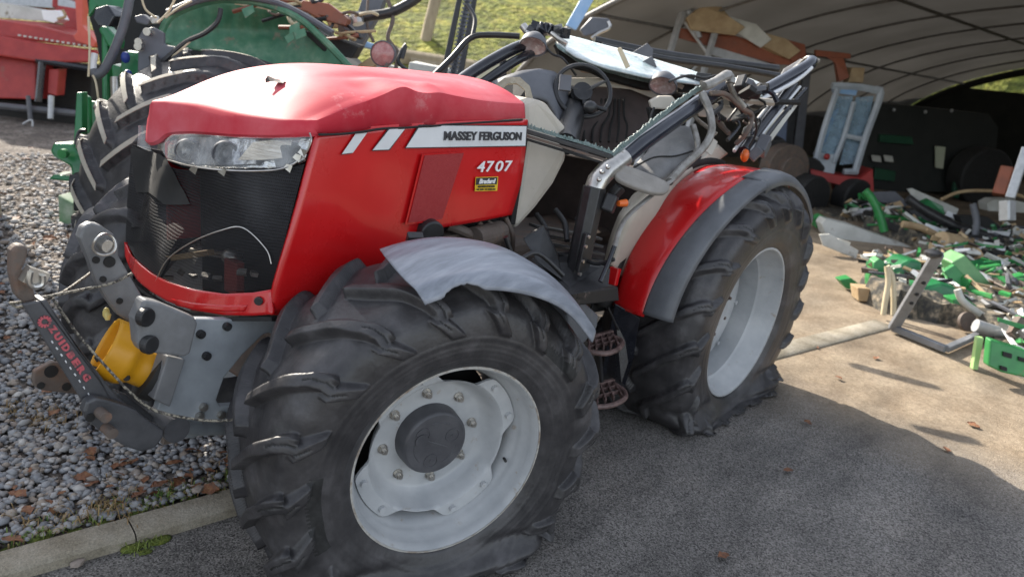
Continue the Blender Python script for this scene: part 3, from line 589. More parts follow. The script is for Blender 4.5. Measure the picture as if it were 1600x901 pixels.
mb = MB(); mb.sphere(at(362, 400, X=-.31), .035, 14, (1, 1, .7)); mb.tube([at(300, 392, X=-.3), at(350, 398, X=-.3)], .012); mb.build('horn', chrome, T, smooth=True)
mb = MB()
for k in range(9): a = at(245+k*19, 436-abs(k-4)*2+rng.uniform(-14, 4), X=-.33); mb.box(a, (.02, .03, .012), (0, rng.normal()*.4, rng.normal()))
grd=mb.build('grille_debris', alu, T); grd['kind']='stuff'
P = [[onF(x, y, -.01), V(-.20, .47, onF(x, y).z)] for x, y in ((206, 226), (202, 270), (198, 320), (196, 376), (215, 408), (250, 433))]  # black plate added to keep sun from behind out of the grille
MB().grid(P).build('grille_sun_block', dblack, T, solid=.01)
# headlights
def hl(px, py, off): return onF(px, py, off)
HT = [(252, 226), (268, 210), (300, 209), (370, 214), (430, 215), (470, 214), (488, 212)]
HB = [(251, 232), (262, 250), (285, 259), (330, 264), (400, 263), (440, 262), (474, 250)]
P = loft([(246, 224), (268, 208), (300, 207), (370, 211), (430, 212), (470, 211), (490, 209)], [(246, 234), (262, 253), (285, 263), (330, 269), (400, 268), (444, 267), (478, 252)], 30, 8, lambda x, y: hl(x, y, -.05))
hb = MB().grid(P).build('headlight', foil, T, smooth=True, solid=.004, label='broken headlight unit')
for x, y, r_, d_ in ((293, 236, .030, -.018), (352, 240, .030, -.010)):
    c = hl(x, y, d_); ax = (Vector(CP)-c).normalized(); M = ax.to_track_quat('Y', 'Z').to_matrix().to_4x4(); M.translation = c
    k = MB(); k.lathe([(-.05, .008), (-.045, .018), (-.02, r_*.9), (0, r_), (.003, r_+.003)], M, 28); k.build('reflector', chrome if x < 300 else dgrey, hb, smooth=True)
    k = MB(); k.lathe([(-.002, r_+.002), (.004, r_+.006), (-.002, r_+.010)], M, 28); k.build('reflector_ring', dgrey, hb, smooth=True)
    k = MB(); k.sphere(c-ax*.02, .010); k.build('bulb', lens, hb, smooth=True)
P = loft([(262, 222), (290, 214), (340, 216), (400, 218)], [(262, 246), (290, 256), (340, 258), (400, 256)], 12, 6, lambda x, y: hl(x, y, -.03+.003*math.sin(x*.4)))
MB().grid(P).build('light_liner', mat('smoked_grey', (.10, .10, .12), (.62, .62, .62), (.35, .36, .38), sc=22, rough=.15, metal=.7, bump=.4, bsc=30), hb)
P = loft([(395, 222), (420, 219), (456, 220)], [(372, 250), (410, 250), (452, 246)], 12, 6, lambda x, y: hl(x, y, -.025))
MB().grid(P).build('amber_liner', mat('warm_grey_reflector', (.30, .26, .20), (.66, .62, .54), sc=12, rough=.2, metal=.5, stretch=(1, 1, 9), bump=.3, bsc=20), hb)
P = loft(HT, HB, 40, 10, lambda x, y: hl(x, y, .012+.003*math.sin(x*.21+y*.13)))
MB().grid(P).build('lens', lens, hb, smooth='all', solid=.003, label='cracked clear lens')
mb = MB(); k = [hl(x, y, .018) for x, y in ((262, 250), (300, 260), (350, 266), (410, 267), (446, 262), (472, 246), (486, 222), (484, 208))]; mb.tube(smooth_path(k), .0028, 6)
for x, y in ((462, 240), (470, 232), (448, 256), (300, 259), (345, 262)): mb.add([hl(x, y, .02), hl(x+9, y+3, .024), hl(x+5, y+14, .02), hl(x-5, y+6, .018)], [(0, 1, 2, 3)])
mb.build('broken_trim', chrome, hb)
P = loft([(224, 196), (226, 212), (232, 236)], [(216, 196), (216, 212), (214, 228)], 10, 4, lambda x, y: at(x, y, X=-.36))
MB().grid(P).build('side_lens', lens, T, solid=.01, label='far headlight seen edge on')
mb = MB(); mb.box((-.22, .04, 1.28), (.1, .74, .10)); mb.build('headlight_box', dblack, T, bevel=.01)

# --- wheels
def tyre(name, M, Rt, Rb, W, nl, lug, zc, parent, m, ground=.0, nth=560, seed=1, crush=1.0, worn=None, mode=0, ns=118, sag=0, bulge=.085):
    "M: wheel frame (x back, y outward, z up), w=0 at outer flange"
    prof = [(-.006, Rb), (.012, Rb+.012), (.034, Rb+.06), (.044, (Rb+Rt)*.5), (.036, Rt-.075), (.018, Rt-.045), (-.006, Rt-.030), (-.06, Rt-.010), (-W/2, Rt)]
    half = smooth_path([V(a, b2, 0) for a, b2 in prof], 8); full = half+[V(-W-q.x, q.y, 0) for q in reversed(half[:-1])]
    full = resample(full, ns); ns = ns; tw = (2*math.pi)/nl; vs = []; mid = -W/2; GRV = set()
    for i in range(nth):
        th = 2*math.pi*i/nth; c, s_ = math.cos(th), math.sin(th)
        for k in range(ns):
            a, r_ = full[k].x, full[k].y; tt = abs(a-mid)/(W/2); sgn = 1 if a > mid else -1
            e = full[min(k+1, ns-1)]-full[max(k-1, 0)]; nn = V(-e.y, e.x, 0).normalized()
            if nn.y < 0 and r_ > Rt-.05: nn = -nn
            if r_ <= Rt-.05: nn = V(sgn, 0, 0)
            # lug pattern
            if r_ > Rt-.055 or False: dd = tt
            else: dd = 1+(Rt-.055-r_)/(W/2)
            inner = .0; outer = 1.42
            ang = th+(tw/2 if sgn < 0 else 0)+dd*.50*W/Rt*.95
            ph = (ang/tw) % 1; dist = min(ph, 1-ph)*tw*Rt
            wd = (.017+.009*min(1, dd))
            hl_ = ss((wd+.006-dist)/.008)*ss((dd+.06)/.08)*ss((outer-dd)/.10)
            h = lug*hl_*(1 if dd < 1 else max(.35, 1-(dd-1)*1.2))
            h += .004*nz(c*r_*3+seed, s_*r_*3, a*3)+(.003*ss(1-abs(r_-(Rb+.040))/.005)+.0022*ss(1-abs(r_-(Rb+.075))/.003)+.0035*ss(1-abs(r_-(Rb+.118))/.004)-.002*ss(1-abs(r_-(Rb+.10))/.006))*(dd > 1)
            a2 = a+nn.x*h; r2 = r_+nn.y*h
            # soft collapsed carcass
            wob = .020*crush*nz(c*1.7+seed*3, s_*1.7, a*1.5, 1)+.014*crush*nz(c*4, s_*4+seed, a*5)+.0025*crush*nz(c*9, s_*9+seed, a*12)
            if nth > 600 and .93 < dd < 1.16 and dist < .0026: GRV.add((i, k)); a2 -= nn.x*.004; r2 -= nn.y*.004
            f = ss((r_-Rb)/(Rt-Rb)); wob -= sag*(ss((c+.1)/.9)*.8+.7*math.exp(-((th-1.6)/.5)**2)+.30*abs(nz(c*6, s_*6, a*2+seed)))*1; r2 += wob*f; a2 += wob*.8*f
            vs.append([a2, r2*c, r2*s_, f])
    out = []
    for a2, x, z, f in vs:
        p_ = M@V(x, a2, z); zz = p_.z
        lim = .16
        if zz < lim and f > 0:      # flattened on the ground, bulging out sideways
            sq = (lim-zz)/(Rt-zc+lim+.05)
            zn = ground+.012+(lim-ground)*math.exp(-(lim-zz)/.115)*.93 if True else zz
            t_ = ss((lim-zz)/.2); zn = zz*(1-t_)+(ground+.010+.06*math.exp(-(lim-zz)/.05)+.007*(.5+.5*math.sin(x*23+a2*15)))*t_ if zz > ground-.02 else ground+.012+.007*(.5+.5*math.sin(x*23+a2*15))
            sg = 1 if a2 > mid else -1
            roll = .034*math.exp(-((zn-.045)/.028)**2)-.016*math.exp(-((zn-.115)/.022)**2) if sg > 0 else 0
            push = roll*min(1, f*4)+bulge*t_*f*(1 if sg > 0 else .7)*(1-.4*ss((lim-zz-.2)/.15))
            p_ = M@V(x*(1+.05*t_), a2+sg*push, z); p_.z = max(zn, ground+.004)
        out.append(p_)
    mb = MB(); fs = []
    for i in range(nth):
        for k in range(ns-1): fs.append((i*ns+k, i*ns+k+1, ((i+1) % nth)*ns+k+1, ((i+1) % nth)*ns+k))
    mb.add(out, fs)
    worn = worn or ([] if GRV else None)
    if worn is not None:
        for n_, (i, k) in enumerate(((i, k) for i in range(nth) for k in range(ns-1))):
            r_ = full[k].y; a = full[k].x; th = 360*i/nth
            if (i, k) in GRV: mb.mi[n_] = 1
            if a > mid:
                for (t0, t1, r0, r1) in worn:
                    if t0 < th < t1 and r0 < r_ < r1+.006*math.sin(i*1.1) and a > -.01: mb.mi[n_] = 1
    return mb.build(name, [m, rubin] if worn is not None else m, parent, smooth='all')
def frame(c, ax, out, up):
    return Matrix(((ax.x, out.x, up.x, c.x), (ax.y, out.y, up.y, c.y), (ax.z, out.z, up.z, c.z), (0, 0, 0, 1)))
ST, CAMB = -.3157, .0503
axb = V(math.cos(ST), math.sin(ST), 0); nf = V(math.sin(ST), -math.cos(ST), 0)
upf = (V(0, 0, math.cos(CAMB))+nf*math.sin(CAMB)).normalized(); outf = (nf-upf*nf.dot(upf)).normalized()
MF = frame(V(-.0235, -.8721, .4431), axb, outf, upf)
def hexnut(mb, M, c, r_, h, a=0):
    n = 6; P0 = [M@V(c[0]+r_*math.cos(a+i*math.pi/3), c[1], c[2]+r_*math.sin(a+i*math.pi/3)) for i in range(6)]; P1 = [M@V(c[0]+r_*math.cos(a+i*math.pi/3), c[1]+h, c[2]+r_*math.sin(a+i*math.pi/3)) for i in range(6)]
    mb.add(P0+P1, [tuple(range(6, 12))]+[(i, (i+1) % 6, 6+(i+1) % 6, 6+i) for i in range(6)])
def cyl_w(mb, M, c, r_, h, n=20, r2=None):
    r2 = r_ if r2 is None else r2
    P0 = [M@V(c[0]+r_*math.cos(i*2*math.pi/n), c[1], c[2]+r_*math.sin(i*2*math.pi/n)) for i in range(n)]; P1 = [M@V(c[0]+r2*math.cos(i*2*math.pi/n), c[1]+h, c[2]+r2*math.sin(i*2*math.pi/n)) for i in range(n)]
    mb.add(P0+P1, [tuple(range(n, 2*n))]+[(i, (i+1) % n, n+(i+1) % n, n+i) for i in range(n)])
def front_wheel(M, far=False):
    wl = MB(); wl.sphere(M@V(0, -.2, 0), .05); 
    mb = MB(); mb.lathe([(-.006, .316), (.0, .325), (.006, .324), (.007, .317), (-.004, .311), (-.02, .305), (-.045, .302), (-.052, .296), (-.07, .292), (-.085, .286), (-.10, .274), (-.20, .272), (-.26, .285), (-.33, .300), (-.36, .305), (-.372, .325)], M, 96)
    rim = mb.build('rim', rimp, T, smooth=True)
    mb = MB(); mb.lathe([(-.24, .0), (-.24, .26), (-.34, .262)], M, 40); mb.build('brake_drum', dblack, T)
    mb = MB(); mb.lathe([(-.002, .3262), (.0035, .3275), (.0085, .3245), (.0085, .3185)], M, 96); mb.build('rim_lip', rimedge, rim, smooth=True)
    # disc: lobed plate with a dished middle
    def edge(a):    # four lobes carrying the eight rim bolts
        k = (a-R(45)+R(DR)) % (math.pi/2); k = min(k, math.pi/2-k)/(math.pi/4)   # 0 at lobe middle
        return .279 if k < .40 else .279-.047*ss((k-.40)/.32)
    DR = 13
    n = 160; P = []
    for i in range(n+1):
        a = 2*math.pi*i/n; e = edge(a); row = []
        for w_, r_ in [(-.165, .085), (-.166, .12), (-.166, .185), (-.160, .197), (-.135, .213), (-.095, .228)]:
            row.append(M@V(r_*math.cos(a), w_, r_*math.sin(a)))
        e0 = max(.234, min(e, .243)); 
        for w_, r_ in [(-.086, e0-.003 if e < .243 else .236), (-.083, max(e*.97, e0)), (-.084, e), (-.094, e)]: row.append(M@V(r_*math.cos(a), w_, r_*math.sin(a)))
        P.append(row)
    disc = MB().grid(P).build('wheel_disc', rimp, T, smooth=True)
    for kq in range(4):
        for s_ in (-1, 1):
            a = R(45+90*kq-DR+s_*14.5); mb = MB(); cyl_w(mb, M, (.257*math.cos(a), -.084, .257*math.sin(a)), .0115, .012, 14, .0100); mb.build('rim_bolt', rimp, disc, smooth=True)
    mb = MB(); mb.lathe([(-.20, .118), (-.118, .112), (-.110, .108), (-.108, .104), (-.106, .102), (-.106, .0)], M, 48)
    cyl_w(mb, M, (-.052, -.107, .022), .022, .006, 24); cyl_w(mb, M, (-.052, -.102, .022), .014, .0015, 20)
    for a in (20, 140, 260): 
        x, z = .062*math.cos(R(a)), .062*math.sin(R(a)); mb.lathe([(-.107, .020), (-.1035, .021), (-.1035, .025), (-.107, .026)], M@Matrix.Translation(V(x, 0, z)), 20); cyl_w(mb, M, (x, -.107, z), .005, .003, 10)
    for a in (80, 200, 320):
        mb.lathe([(-.107, .074), (-.1035, .076), (-.107, .079)], M, 14, R(a-26), R(a+26)); 
    mb.tube([M@V(-.035, -.106, .018), M@V(.045, -.106, -.02)], .002, 6)
    hub = mb.build('hub', hubm, T, smooth=True)
    for kq in range(8):
        a = R(kq*45+8); mb = MB(); c = (.158*math.cos(a), -.166, .158*math.sin(a)); cyl_w(mb, M, c, .0165, .004, 20); hexnut(mb, M, (c[0], -.162, c[2]), .0135, .015, a); cyl_w(mb, M, (c[0], -.148, c[2]), .0075, .011, 12)
        mb.build('wheel_nut', chrome, disc)
    return rim
front_wheel(MF)
mb = MB(); mb.tube([MF@V(.27, -.12, -.10), MF@V(.262, -.09, -.098), MF@V(.255, -.07, -.094)], .005, 8); mb.build('valve_stem', black, T)
tyre('tyre', MF, .592, .318, .37, 18, .030, .443, T, rub, seed=1.3, nth=760, worn=[(26, 52, .455, .50), (168, 205, .42, .465)], label_=None) if 0 else tyre('tyre', MF, .577, .318, .37, 18, .036, .443, T, rub, seed=1.3, nth=1200, ns=170, sag=.020, bulge=.035, worn=[(32, 56, .452, .492), (172, 205, .415, .46)])
MB().cyl(V(.0, -.38, .44), (.0, 1, 0), .10, .44).cyl(V(0, .04, .42), (0, 1, 0), .08, 1.4).build('front_axle', rusty, T, smooth=True)
outr = V(-outf.x, -outf.y, 0)
MF2 = frame(V(.16, .90, .50), axb, V(-nf.x, -nf.y, 0), V(0, 0, 1))
mb = MB(); mb.lathe([(-.006, .316), (.0, .325), (.006, .324), (-.02, .305), (-.1, .274), (-.2, .272), (-.33, .300), (-.372, .325)], MF2, 48); mb.lathe([(-.3, .28), (-.25, 0)], MF2, 32); mb.build('rim', rimp, T, smooth=True)
tyre('tyre', MF2, .585, .318, .37, 18, .036, .50, T, rub2, seed=4.1, nth=420, crush=.4)
# rear wheels
CR_ = .0567
outn = V(0, -1, 0); upr = (V(0, 0, math.cos(CR_))+outn*math.sin(CR_)).normalized(); outR = (outn-upr*outn.dot(upr)).normalized()
MR = frame(V(2.126, -.871, .4815), V(1, 0, 0), outR, upr)
def rear_wheel(M, sx=1, nth=700, cr=.7):
    mb = MB(); mb.lathe([(-.006, .398), (.0, .407), (.008, .405), (.008, .398), (-.006, .39), (-.05, .384), (-.058, .376), (-.10, .368), (-.115, .355), (-.24, .352), (-.3, .37), (-.38, .384), (-.42, .405)], M, 96); rim = mb.build('rim', rimp, T, smooth=True)
    mb = MB(); mb.lathe([(-.003, .4075), (.009, .409), (.0105, .404), (.009, .398)], M, 96); mb.build('rim_lip', rimp, rim, smooth=True)
    mb = MB(); mb.lathe([(-.235, .352), (-.215, .335), (-.208, .30), (-.200, .20), (-.198, .09), (-.150, .085), (-.146, .0)], M, 64); disc = mb.build('wheel_disc', rimp, T, smooth=True)
    for kq in range(8):
        a = R(kq*45+20); mb = MB(); c = (.15*math.cos(a), -.200, .15*math.sin(a)); hexnut(mb, M, c, .018, .02, a); cyl_w(mb, M, (c[0], -.18, c[2]), .009, .014, 12); mb.build('wheel_nut', rusty, disc)
    for kq in range(8):
        a = R(kq*45-3); mb = MB(); c = (.325*math.cos(a), -.212, .325*math.sin(a)); cyl_w(mb, M, c, .012, .012, 12); mb.build('rim_bolt', rimp, disc)
    tyre('tyre', M, .692, .402, .44, 20, .034, .4815, T, rub2, seed=8.3, nth=nth, crush=cr)
    mb = MB(); mb.lathe([(-.02, .41), (.0, .413), (.004, .43), (-.015, .445), (-.03, .43)], M, 80); mb.build('tyre_bead', rubin, T, smooth=True)
rear_wheel(MR)
MR2 = frame(V(2.126, .95, .50), V(1, 0, 0), V(0, 1, 0), V(0, 0, 1)); tyre('tyre', MR2, .73, .40, .44, 20, .034, .5, T, rub2, seed=2.2, nth=200, crush=.3)
mb = MB(); mb.lathe([(-.006, .398), (.0, .407), (-.05, .384), (-.2, .352), (-.3, .37), (-.42, .405)], MR2, 40); mb.lathe([(-.2, .352), (-.2, 0)], MR2, 32); mb.build('rim', rimp, T, smooth=True)
mb = MB(); mb.cyl(V(2.12, .04, .5), (0, 1, 0), .12, 1.5, 20); mb.box((1.75, .04, .62), (1.5, .42, .45)); mb.box((1.0, .04, .62), (.9, .36, .36)); mb.build('gearbox', rusty, T, bevel=.03)

# --- front fender (hangs over the steered wheel)
def fcurve(th, wv_):     # polar in the wheel frame
    r_ = .672-.03*wv_*wv_*8
    return r_
P = []
NA = 70
for i in range(NA+1):
    u = i/NA; row = []
    for j in range(31):
        v = j/30; a0, a1 = 108+1.5*math.sin(v*3), 36+9*v
        bx = (u-.175)/.10; v2 = v
        if abs(bx) < 1 and v > .78: v2 = .78+(v-.78)*(1-(1-bx*bx)*.24-.08*nz(i*.9, 1, 1))
        th = R(a0+(a1-a0)*u); w_ = -.205+v2*.295; r_ = .670-.034*u**2-.030*ss((v2-.35)/.6)-.008*ss((.12-v2)/.12)
        if v2 > .86: r_ -= .038*((v2-.86)/.14)**1.4
        r_ += .003*nz(th*2, w_*6, 1, 2)
        row.append(MF@V(r_*math.cos(th), w_, r_*math.sin(th)))
    P.append(row)
ff = MB().grid(P).build('front_fender', fend, T, smooth='all', solid=.006, label='cracked blue-grey front mudguard')
P = loft([(664, 444), (684, 440), (704, 450), (720, 458)], [(676, 452), (694, 482), (706, 474), (722, 461)], 14, 6, lambda x, y: at(x, y, D=2.26+.02*math.sin(x*.3)))
MB().grid(P).build('broken_flap', fend2, ff, solid=.004, crumple=.006)
mb = MB(); q = side(672, 362, .03); mb.cyl(q, (.3, 1, .1), .045, .05, 24); mb.build('fender_bracket', black, T, bevel=.006, smooth=True)
mb = MB(); mb.bar(MF@V(-.05, -.30, .64), MF@V(-.02, -.45, .3), .05, .03); mb.build('fender_arm', black, T, bevel=.004)
mb = MB(); mb.add([at(613, 379, D=(at(613, 379, Y=-.62)-Vector(CP)).dot(Vector(CD)))], []) if 0 else None

# --- rear fender: red band and grey rubber extension
AX = V(2.126, 0, .4815)
def rf(th, y, r_): return V(AX.x+r_*math.cos(R(th)), y, AX.z+r_*math.sin(R(th)))
def ED(th): return .12*ss((171-th)/72)
P = []
for i in range(61):
    th = 171-(171-62)*i/60; P.append([rf(th, y, r_+.004*nz(th*.02, y, 0, 3)) for y, r_ in ((-.50, .735), (-.515, .752), (-.53, .762), (-.60, .775), (-.655-ED(th), .783), (-.685-ED(th), .78), (-.695-ED(th), .77))])
rfen = MB().grid(P).build('rear_fender', red, T, smooth='all', solid=.006, label='glossy red rear mudguard')
P = []
for i in range(50):
    th = 170-(170-104)*i/49; P.append([rf(th, y, r_) for y, r_ in ((-.685-ED(th), .776), (-.70-ED(th), .784), (-.78-ED(th)*.85, .780), (-.815-ED(th)*.75, .768), (-.83-ED(th)*.75, .748))])
MB().grid(P).build('fender_extension', fend2, rfen, smooth='all', solid=.008)
P = []
for i in range(36):
    th = 106-(106-42)*i/35; P.append([rf(th, y, r_) for y, r_ in ((-.78+.12*ss((95-th)/30), .778), (-.80+.10*ss((95-th)/30), .788), (-.84, .788), (-.88, .780), (-.905, .762), (-.912, .725))])
MB().grid(P).build('fender_extension', fend2, rfen, smooth='all', solid=.008)
P = []
for i in range(50):
    th = 172-(172-75)*i/49; P.append([rf(th, y, r_) for y, r_ in ((-.44, .80), (-.47, .805), (-.505, .79), (-.51, .76))])
MB().grid(P).build('fender_trim', dblack, rfen, smooth='all', solid=.008)
P = [[rf(175-i*2.6, -.44, r_) for r_ in (.81, .60)] for i in range(45)]
MB().grid(P).build('inner_wing', dblack, T, solid=.01)
# skirt plate below the fender, step treads, tool box
pl = ats([(962, 474), (999, 497), (990, 560), (977, 648), (945, 600), (930, 575), (938, 520)], Y=-.60)
mb = MB(); mb.prism([at(961, 474, Y=-.55), at(1000, 497, Y=-.66), at(990, 560, Y=-.66), at(974, 612, Y=-.66), at(938, 592, Y=-.52)], (.01, .012, 0)); mb.build('skirt_plate', post, T, bevel=.003)
def tread(pxs, y, name):
    t_ = MB(); pts = pxs; t_.tube(smooth_path([at(*p_, Z=y) for p_ in pts[0]], 5), .012, 8)
    A_, B_ = [at(*p_, Z=y) for p_ in pts[1]]; C_, D_ = [at(*p_, Z=y) for p_ in pts[2]]
    for i in range(5): t_.bar(A_.lerp(B_, i/4), C_.lerp(D_, i/4), .008, .022)
    for f in (.33, .66): t_.bar(A_.lerp(C_, f), B_.lerp(D_, f), .006, .018)
    t_.bar(A_, B_, .02, .03)
    return t_.build(name, pinkr, T)
tread([[(916, 548), (945, 552), (966, 545), (972, 533), (956, 525)], [(920, 530), (956, 520)], [(920, 550), (966, 540)]], .48, 'step')
tread([[(918, 635), (950, 634), (974, 624), (976, 612), (960, 600)], [(916, 606), (958, 596)], [(920, 633), (972, 620)]], .27, 'step')
mb = MB(); mb.bar(at(934, 545, Y=-.6), at(938, 600, Y=-.6), .03, .02); mb.bar(at(912, 550, Y=-.6), at(914, 610, Y=-.6), .03, .02); mb.bar(at(950, 480, Y=-.62), at(966, 515, Y=-.62), .008, .008); mb.build('step_bracket', black, T)
mb = MB(); mb.prism(ats([(884, 474), (912, 470), (936, 492), (934, 512), (905, 546), (890, 520)], Y=-.62), (0, .16, 0)); mb.build('battery_box', fend2, T, bevel=.012)
mb = MB(); mb.prism(ats([(893, 458), (966, 448), (968, 470), (897, 478)], Y=-.64), (0, .07, 0)); mb.build('cab_sill', mat('scraped_black', (.02, .02, .02), (.30, .22, .2), sc=18, rough=.5, c2p=(.55, .75)), T, bevel=.006)

# --- the crushed cab
def dep(p_): return (Vector(p_)-Vector(CP)).dot(Vector(CD))
def dl(L): return [at(a, b2, D=d) for a, b2, d in L]
FWD = V(CD[0], CD[1], 0).normalized()
def tub(name, L, r_, m, parent=T, n=10, sm=5, label=None, flat=1, mb=None):
    k = mb or MB(); k.tube(smooth_path(dl(L), sm) if sm else dl(L), r_, n, flat=flat)
    return k if mb else k.build(name, m, parent, label, smooth=True)
def slab(name, L, th, m, parent=T, bevel=.004, label=None, vec=None, **kw):
    mb = MB(); mb.prism(dl(L), (vec if vec is not None else FWD*th)); return mb.build(name, m, parent, label, bevel=bevel, **kw)
a0 = at(893, 462, Y=-.60); a1 = at(929, 292, Y=-.60); a2 = at(944, 268, Y=-.60); a3 = at(1128, 136, Y=-.56)
mb = MB(); mb.bar(a0, a1, .095, .085, (0, 1, 0), .3); k = mb.build('front_pillar', black, T, smooth=True, bevel=.003)
mb = MB(); mb.tube(smooth_path([at(1000+(0), 222, Y=-.6), a3], 3) if 0 else [at(939, 277, Y=-.6), at(1000, 226, Y=-.59), at(1065, 180, Y=-.58), a3], .037, 14); mb.build('bent_pillar', bar, T, smooth=True, label='pillar folded back over the door opening')
mb = MB(); mb.tube([a1+V(0, 0, -.01), at(934, 282, Y=-.6), at(946, 268, Y=-.6), at(975, 246, Y=-.6)], [.040, .043, .042, .0385], 14)
for x, y in ((940, 268), (936, 280), (950, 262)): mb.sphere(at(x, y, Y=-.645), .010)
mb.build('crushed_joint', chrome, k, smooth=True, crumple=.006)
mb = MB(); mb.bar(at(905, 425, Y=-.645), at(918, 365, Y=-.645), .035, .016, (0, 1, 0)); mb.build('hinge', black, k, bevel=.004)
for i, y in enumerate((428, 408, 385, 370)): MB().cyl(at(906+i*4.5, y, Y=-.655), (0, 1, 0), .007, .012, 10).build('bolt', chrome, k)
# windscreen lower frame with a crumbling glass edge
s0 = at(816, 203, X=.78); s1 = at(957, 246, Y=-.60)
mb = MB(); mb.bar(s0, s1, .022, .018); wf = mb.build('windscreen_frame', black, T, bevel=.003)
MB().bar(s0+V(0, -.004, -.018), s1+V(0, -.004, -.018), .012, .010).build('frame_seal', rusty, wf)
MB().bar(s0+V(0, 0, -.03), s1+V(0, 0, -.032), .018, .010).build('frame_seal', dblack, wf)
def crumbs(name, A_, B_, h, parent, n=60):
    P = []; 
    for i in range(n): q = Vector(A_).lerp(Vector(B_), i/(n-1)); e = abs(nz(i*.7, 1, 2))*h+h*.5; P.append([q, q+V(0, .002, e*.5), q+V(.004*nz(i, 0, 5), .004, e)])
    return MB().grid(P).build(name, shard, parent, solid=.006, crumple=.004)
crumbs('glass_edge', s0+V(0, 0, .014), s1+V(0, 0, .014), .022, wf, 90)
P = []
L0 = [at(957, 246, Y=-.6), at(1000, 212, Y=-.59), at(1060, 165, Y=-.58), at(1098, 139, Y=-.57)]
for i in range(80):
    t_ = i/79*3; k_ = min(2, int(t_)); q = L0[k_].lerp(L0[k_+1], t_-k_); e = .020+abs(nz(i*.6, 3, 1))*.028; P.append([q, q+V(-.2, 0, .9).normalized()*e*.6, q+V(-.25, 0, .9).normalized()*e])
MB().grid(P).build('glass_edge', shard, T, solid=.007, crumple=.005)
tub('far_pillar', [(688, 150, 3.25), (740, 112, 3.4), (800, 78, 3.55), (846, 62, 3.7)], .028, post)
tub('far_pillar', [(712, 162, 3.3), (760, 126, 3.42), (812, 92, 3.55), (852, 78, 3.7)], .022, post)
tub('grab_rail', [(672, 124, 3.9), (705, 92, 3.95), (735, 60, 4.0), (765, 55, 4.0), (812, 57, 4.0)], .016, black)
tub('rail_drop', [(738, 58, 4.0), (742, 30, 4.05), (730, 8, 4.1)], .012, black)
mb = MB(); mb.tube(dl([(786, 130, 3.7), (786, 95, 3.7)]), .018); mb.build('pillar_stub', black, T)
def worklight(px, py, D, s_, label=None, up=1):
    c = at(px, py, D=D); ax = (Vector(CP)-c).normalized(); ax = (ax*.55+V(-.15, 0, -.8)).normalized(); M = ax.to_track_quat('Y', 'Z').to_matrix().to_4x4(); M.translation = c
    mb = MB(); mb.lathe([(-s_*1.0, .001), (-s_*.9, s_*.5), (-s_*.5, s_*.85), (0, s_), (s_*.1, s_*.98), (s_*.05, s_*.9)], M, 28); o = mb.build('work_light', dgrey, T, label, smooth=True)
    mb = MB(); mb.lathe([(0, s_*.92), (-s_*.25, s_*.5), (-s_*.35, .001)], M, 24); mb.build('reflector', mat('pinkish_reflector' + str(px), (.45, .30, .28), (.7, .62, .6), sc=40, rough=.25, metal=.3), o, smooth=True)
    return o
worklight(833, 72, 3.55, .066, 'work light on the far front corner')
wl2 = worklight(1036, 134, 3.7, .070, 'work light twisted on its bracket', -1)
mb = MB()
for i in range(9): mb.box(at(826+i*6.5+rng.normal()*2, 46+abs(i-4)*1.5+rng.normal()*4, D=3.68), (.05, .045, .04), tuple(rng.uniform(0, 3, 3)))
mb.build('crushed_corner', post, T, bevel=.004)
mb = MB(); mb.tube(dl([(818, 40, 3.7), (832, 62, 3.66), (850, 68, 3.66)]), .02); mb.tube(dl([(862, 52, 3.66), (872, 62, 3.64), (884, 70, 3.64)]), .014); mb.build('corner_bracket', chrome, T, smooth=True, crumple=.01)
# windscreen glass sheet lying over the cab
A_ = [(868, 50), (905, 60), (960, 74), (1040, 97), (1105, 118), (1170, 122), (1205, 136)]
B_ = [(872, 70), (900, 88), (950, 106), (1010, 120), (1070, 128), (1130, 136), (1190, 150)]
gl = loft(A_, B_, 50, 10, lambda x, y: at(x, y, D=3.72+(x-868)/337*.55-(y-(62+(x-868)*.22))*.011+.012*math.sin(x*.05)))
MB().grid(gl).build('windscreen', glassy, T, smooth='all', solid=.009, crumple=.004, label='milky shattered windscreen folded flat')
P = loft([(866, 68), (900, 92), (950, 110), (1010, 124), (1060, 133)], [(872, 84), (900, 104), (950, 124), (1010, 137), (1056, 146)], 60, 4, lambda x, y: at(x, y, D=3.66+(x-868)/337*.42))
MB().grid(P).build('windscreen_header', dblack, T, solid=.03, crumple=.01)
P = loft([(866, 67), (900, 90), (950, 108), (1010, 122), (1060, 131)], [(870, 75), (900, 97), (950, 115), (1010, 129), (1058, 138)], 60, 4, lambda x, y: at(x, y, D=3.60+(x-868)/337*.42))
MB().grid(P).build('glass_edge', shard, T, solid=.006, crumple=.008)
slab('wiper', [(964, 76, 3.6), (971, 74, 3.6), (985, 104, 3.6), (978, 108, 3.6)], .01, cream)
for L_, r_ in (([(928, 63, 4.5), (1010, 80, 4.6), (1100, 94, 4.75), (1215, 108, 4.9)], .026), ([(940, 72, 4.45), (1040, 92, 4.6), (1130, 104, 4.7), (1225, 120, 4.85)], .020)): tub('roof_rail', L_, r_, black)
tub('roof_rail', [(1148, 160, 4.05), (1190, 144, 4.2), (1230, 122, 4.35), (1262, 103, 4.45), (1268, 96, 4.5)], .036, bar, n=14)
tub('roof_rail_lip', [(1156, 168, 4.03), (1200, 150, 4.18), (1244, 126, 4.35), (1268, 106, 4.42)], .012, silver)
tub('rear_rail', [(1270, 94, 4.5), (1255, 100, 4.6), (1232, 116, 4.7), (1215, 125, 4.75)], .018, alu)
tub('rear_rail', [(1280, 96, 4.5), (1262, 90, 4.55), (1244, 108, 4.65)], .012, alu)
slab('roof_scrap', [(1225, 108, 4.7), (1252, 92, 4.65), (1262, 98, 4.6), (1240, 122, 4.65), (1215, 126, 4.7)], .01, dgrey)
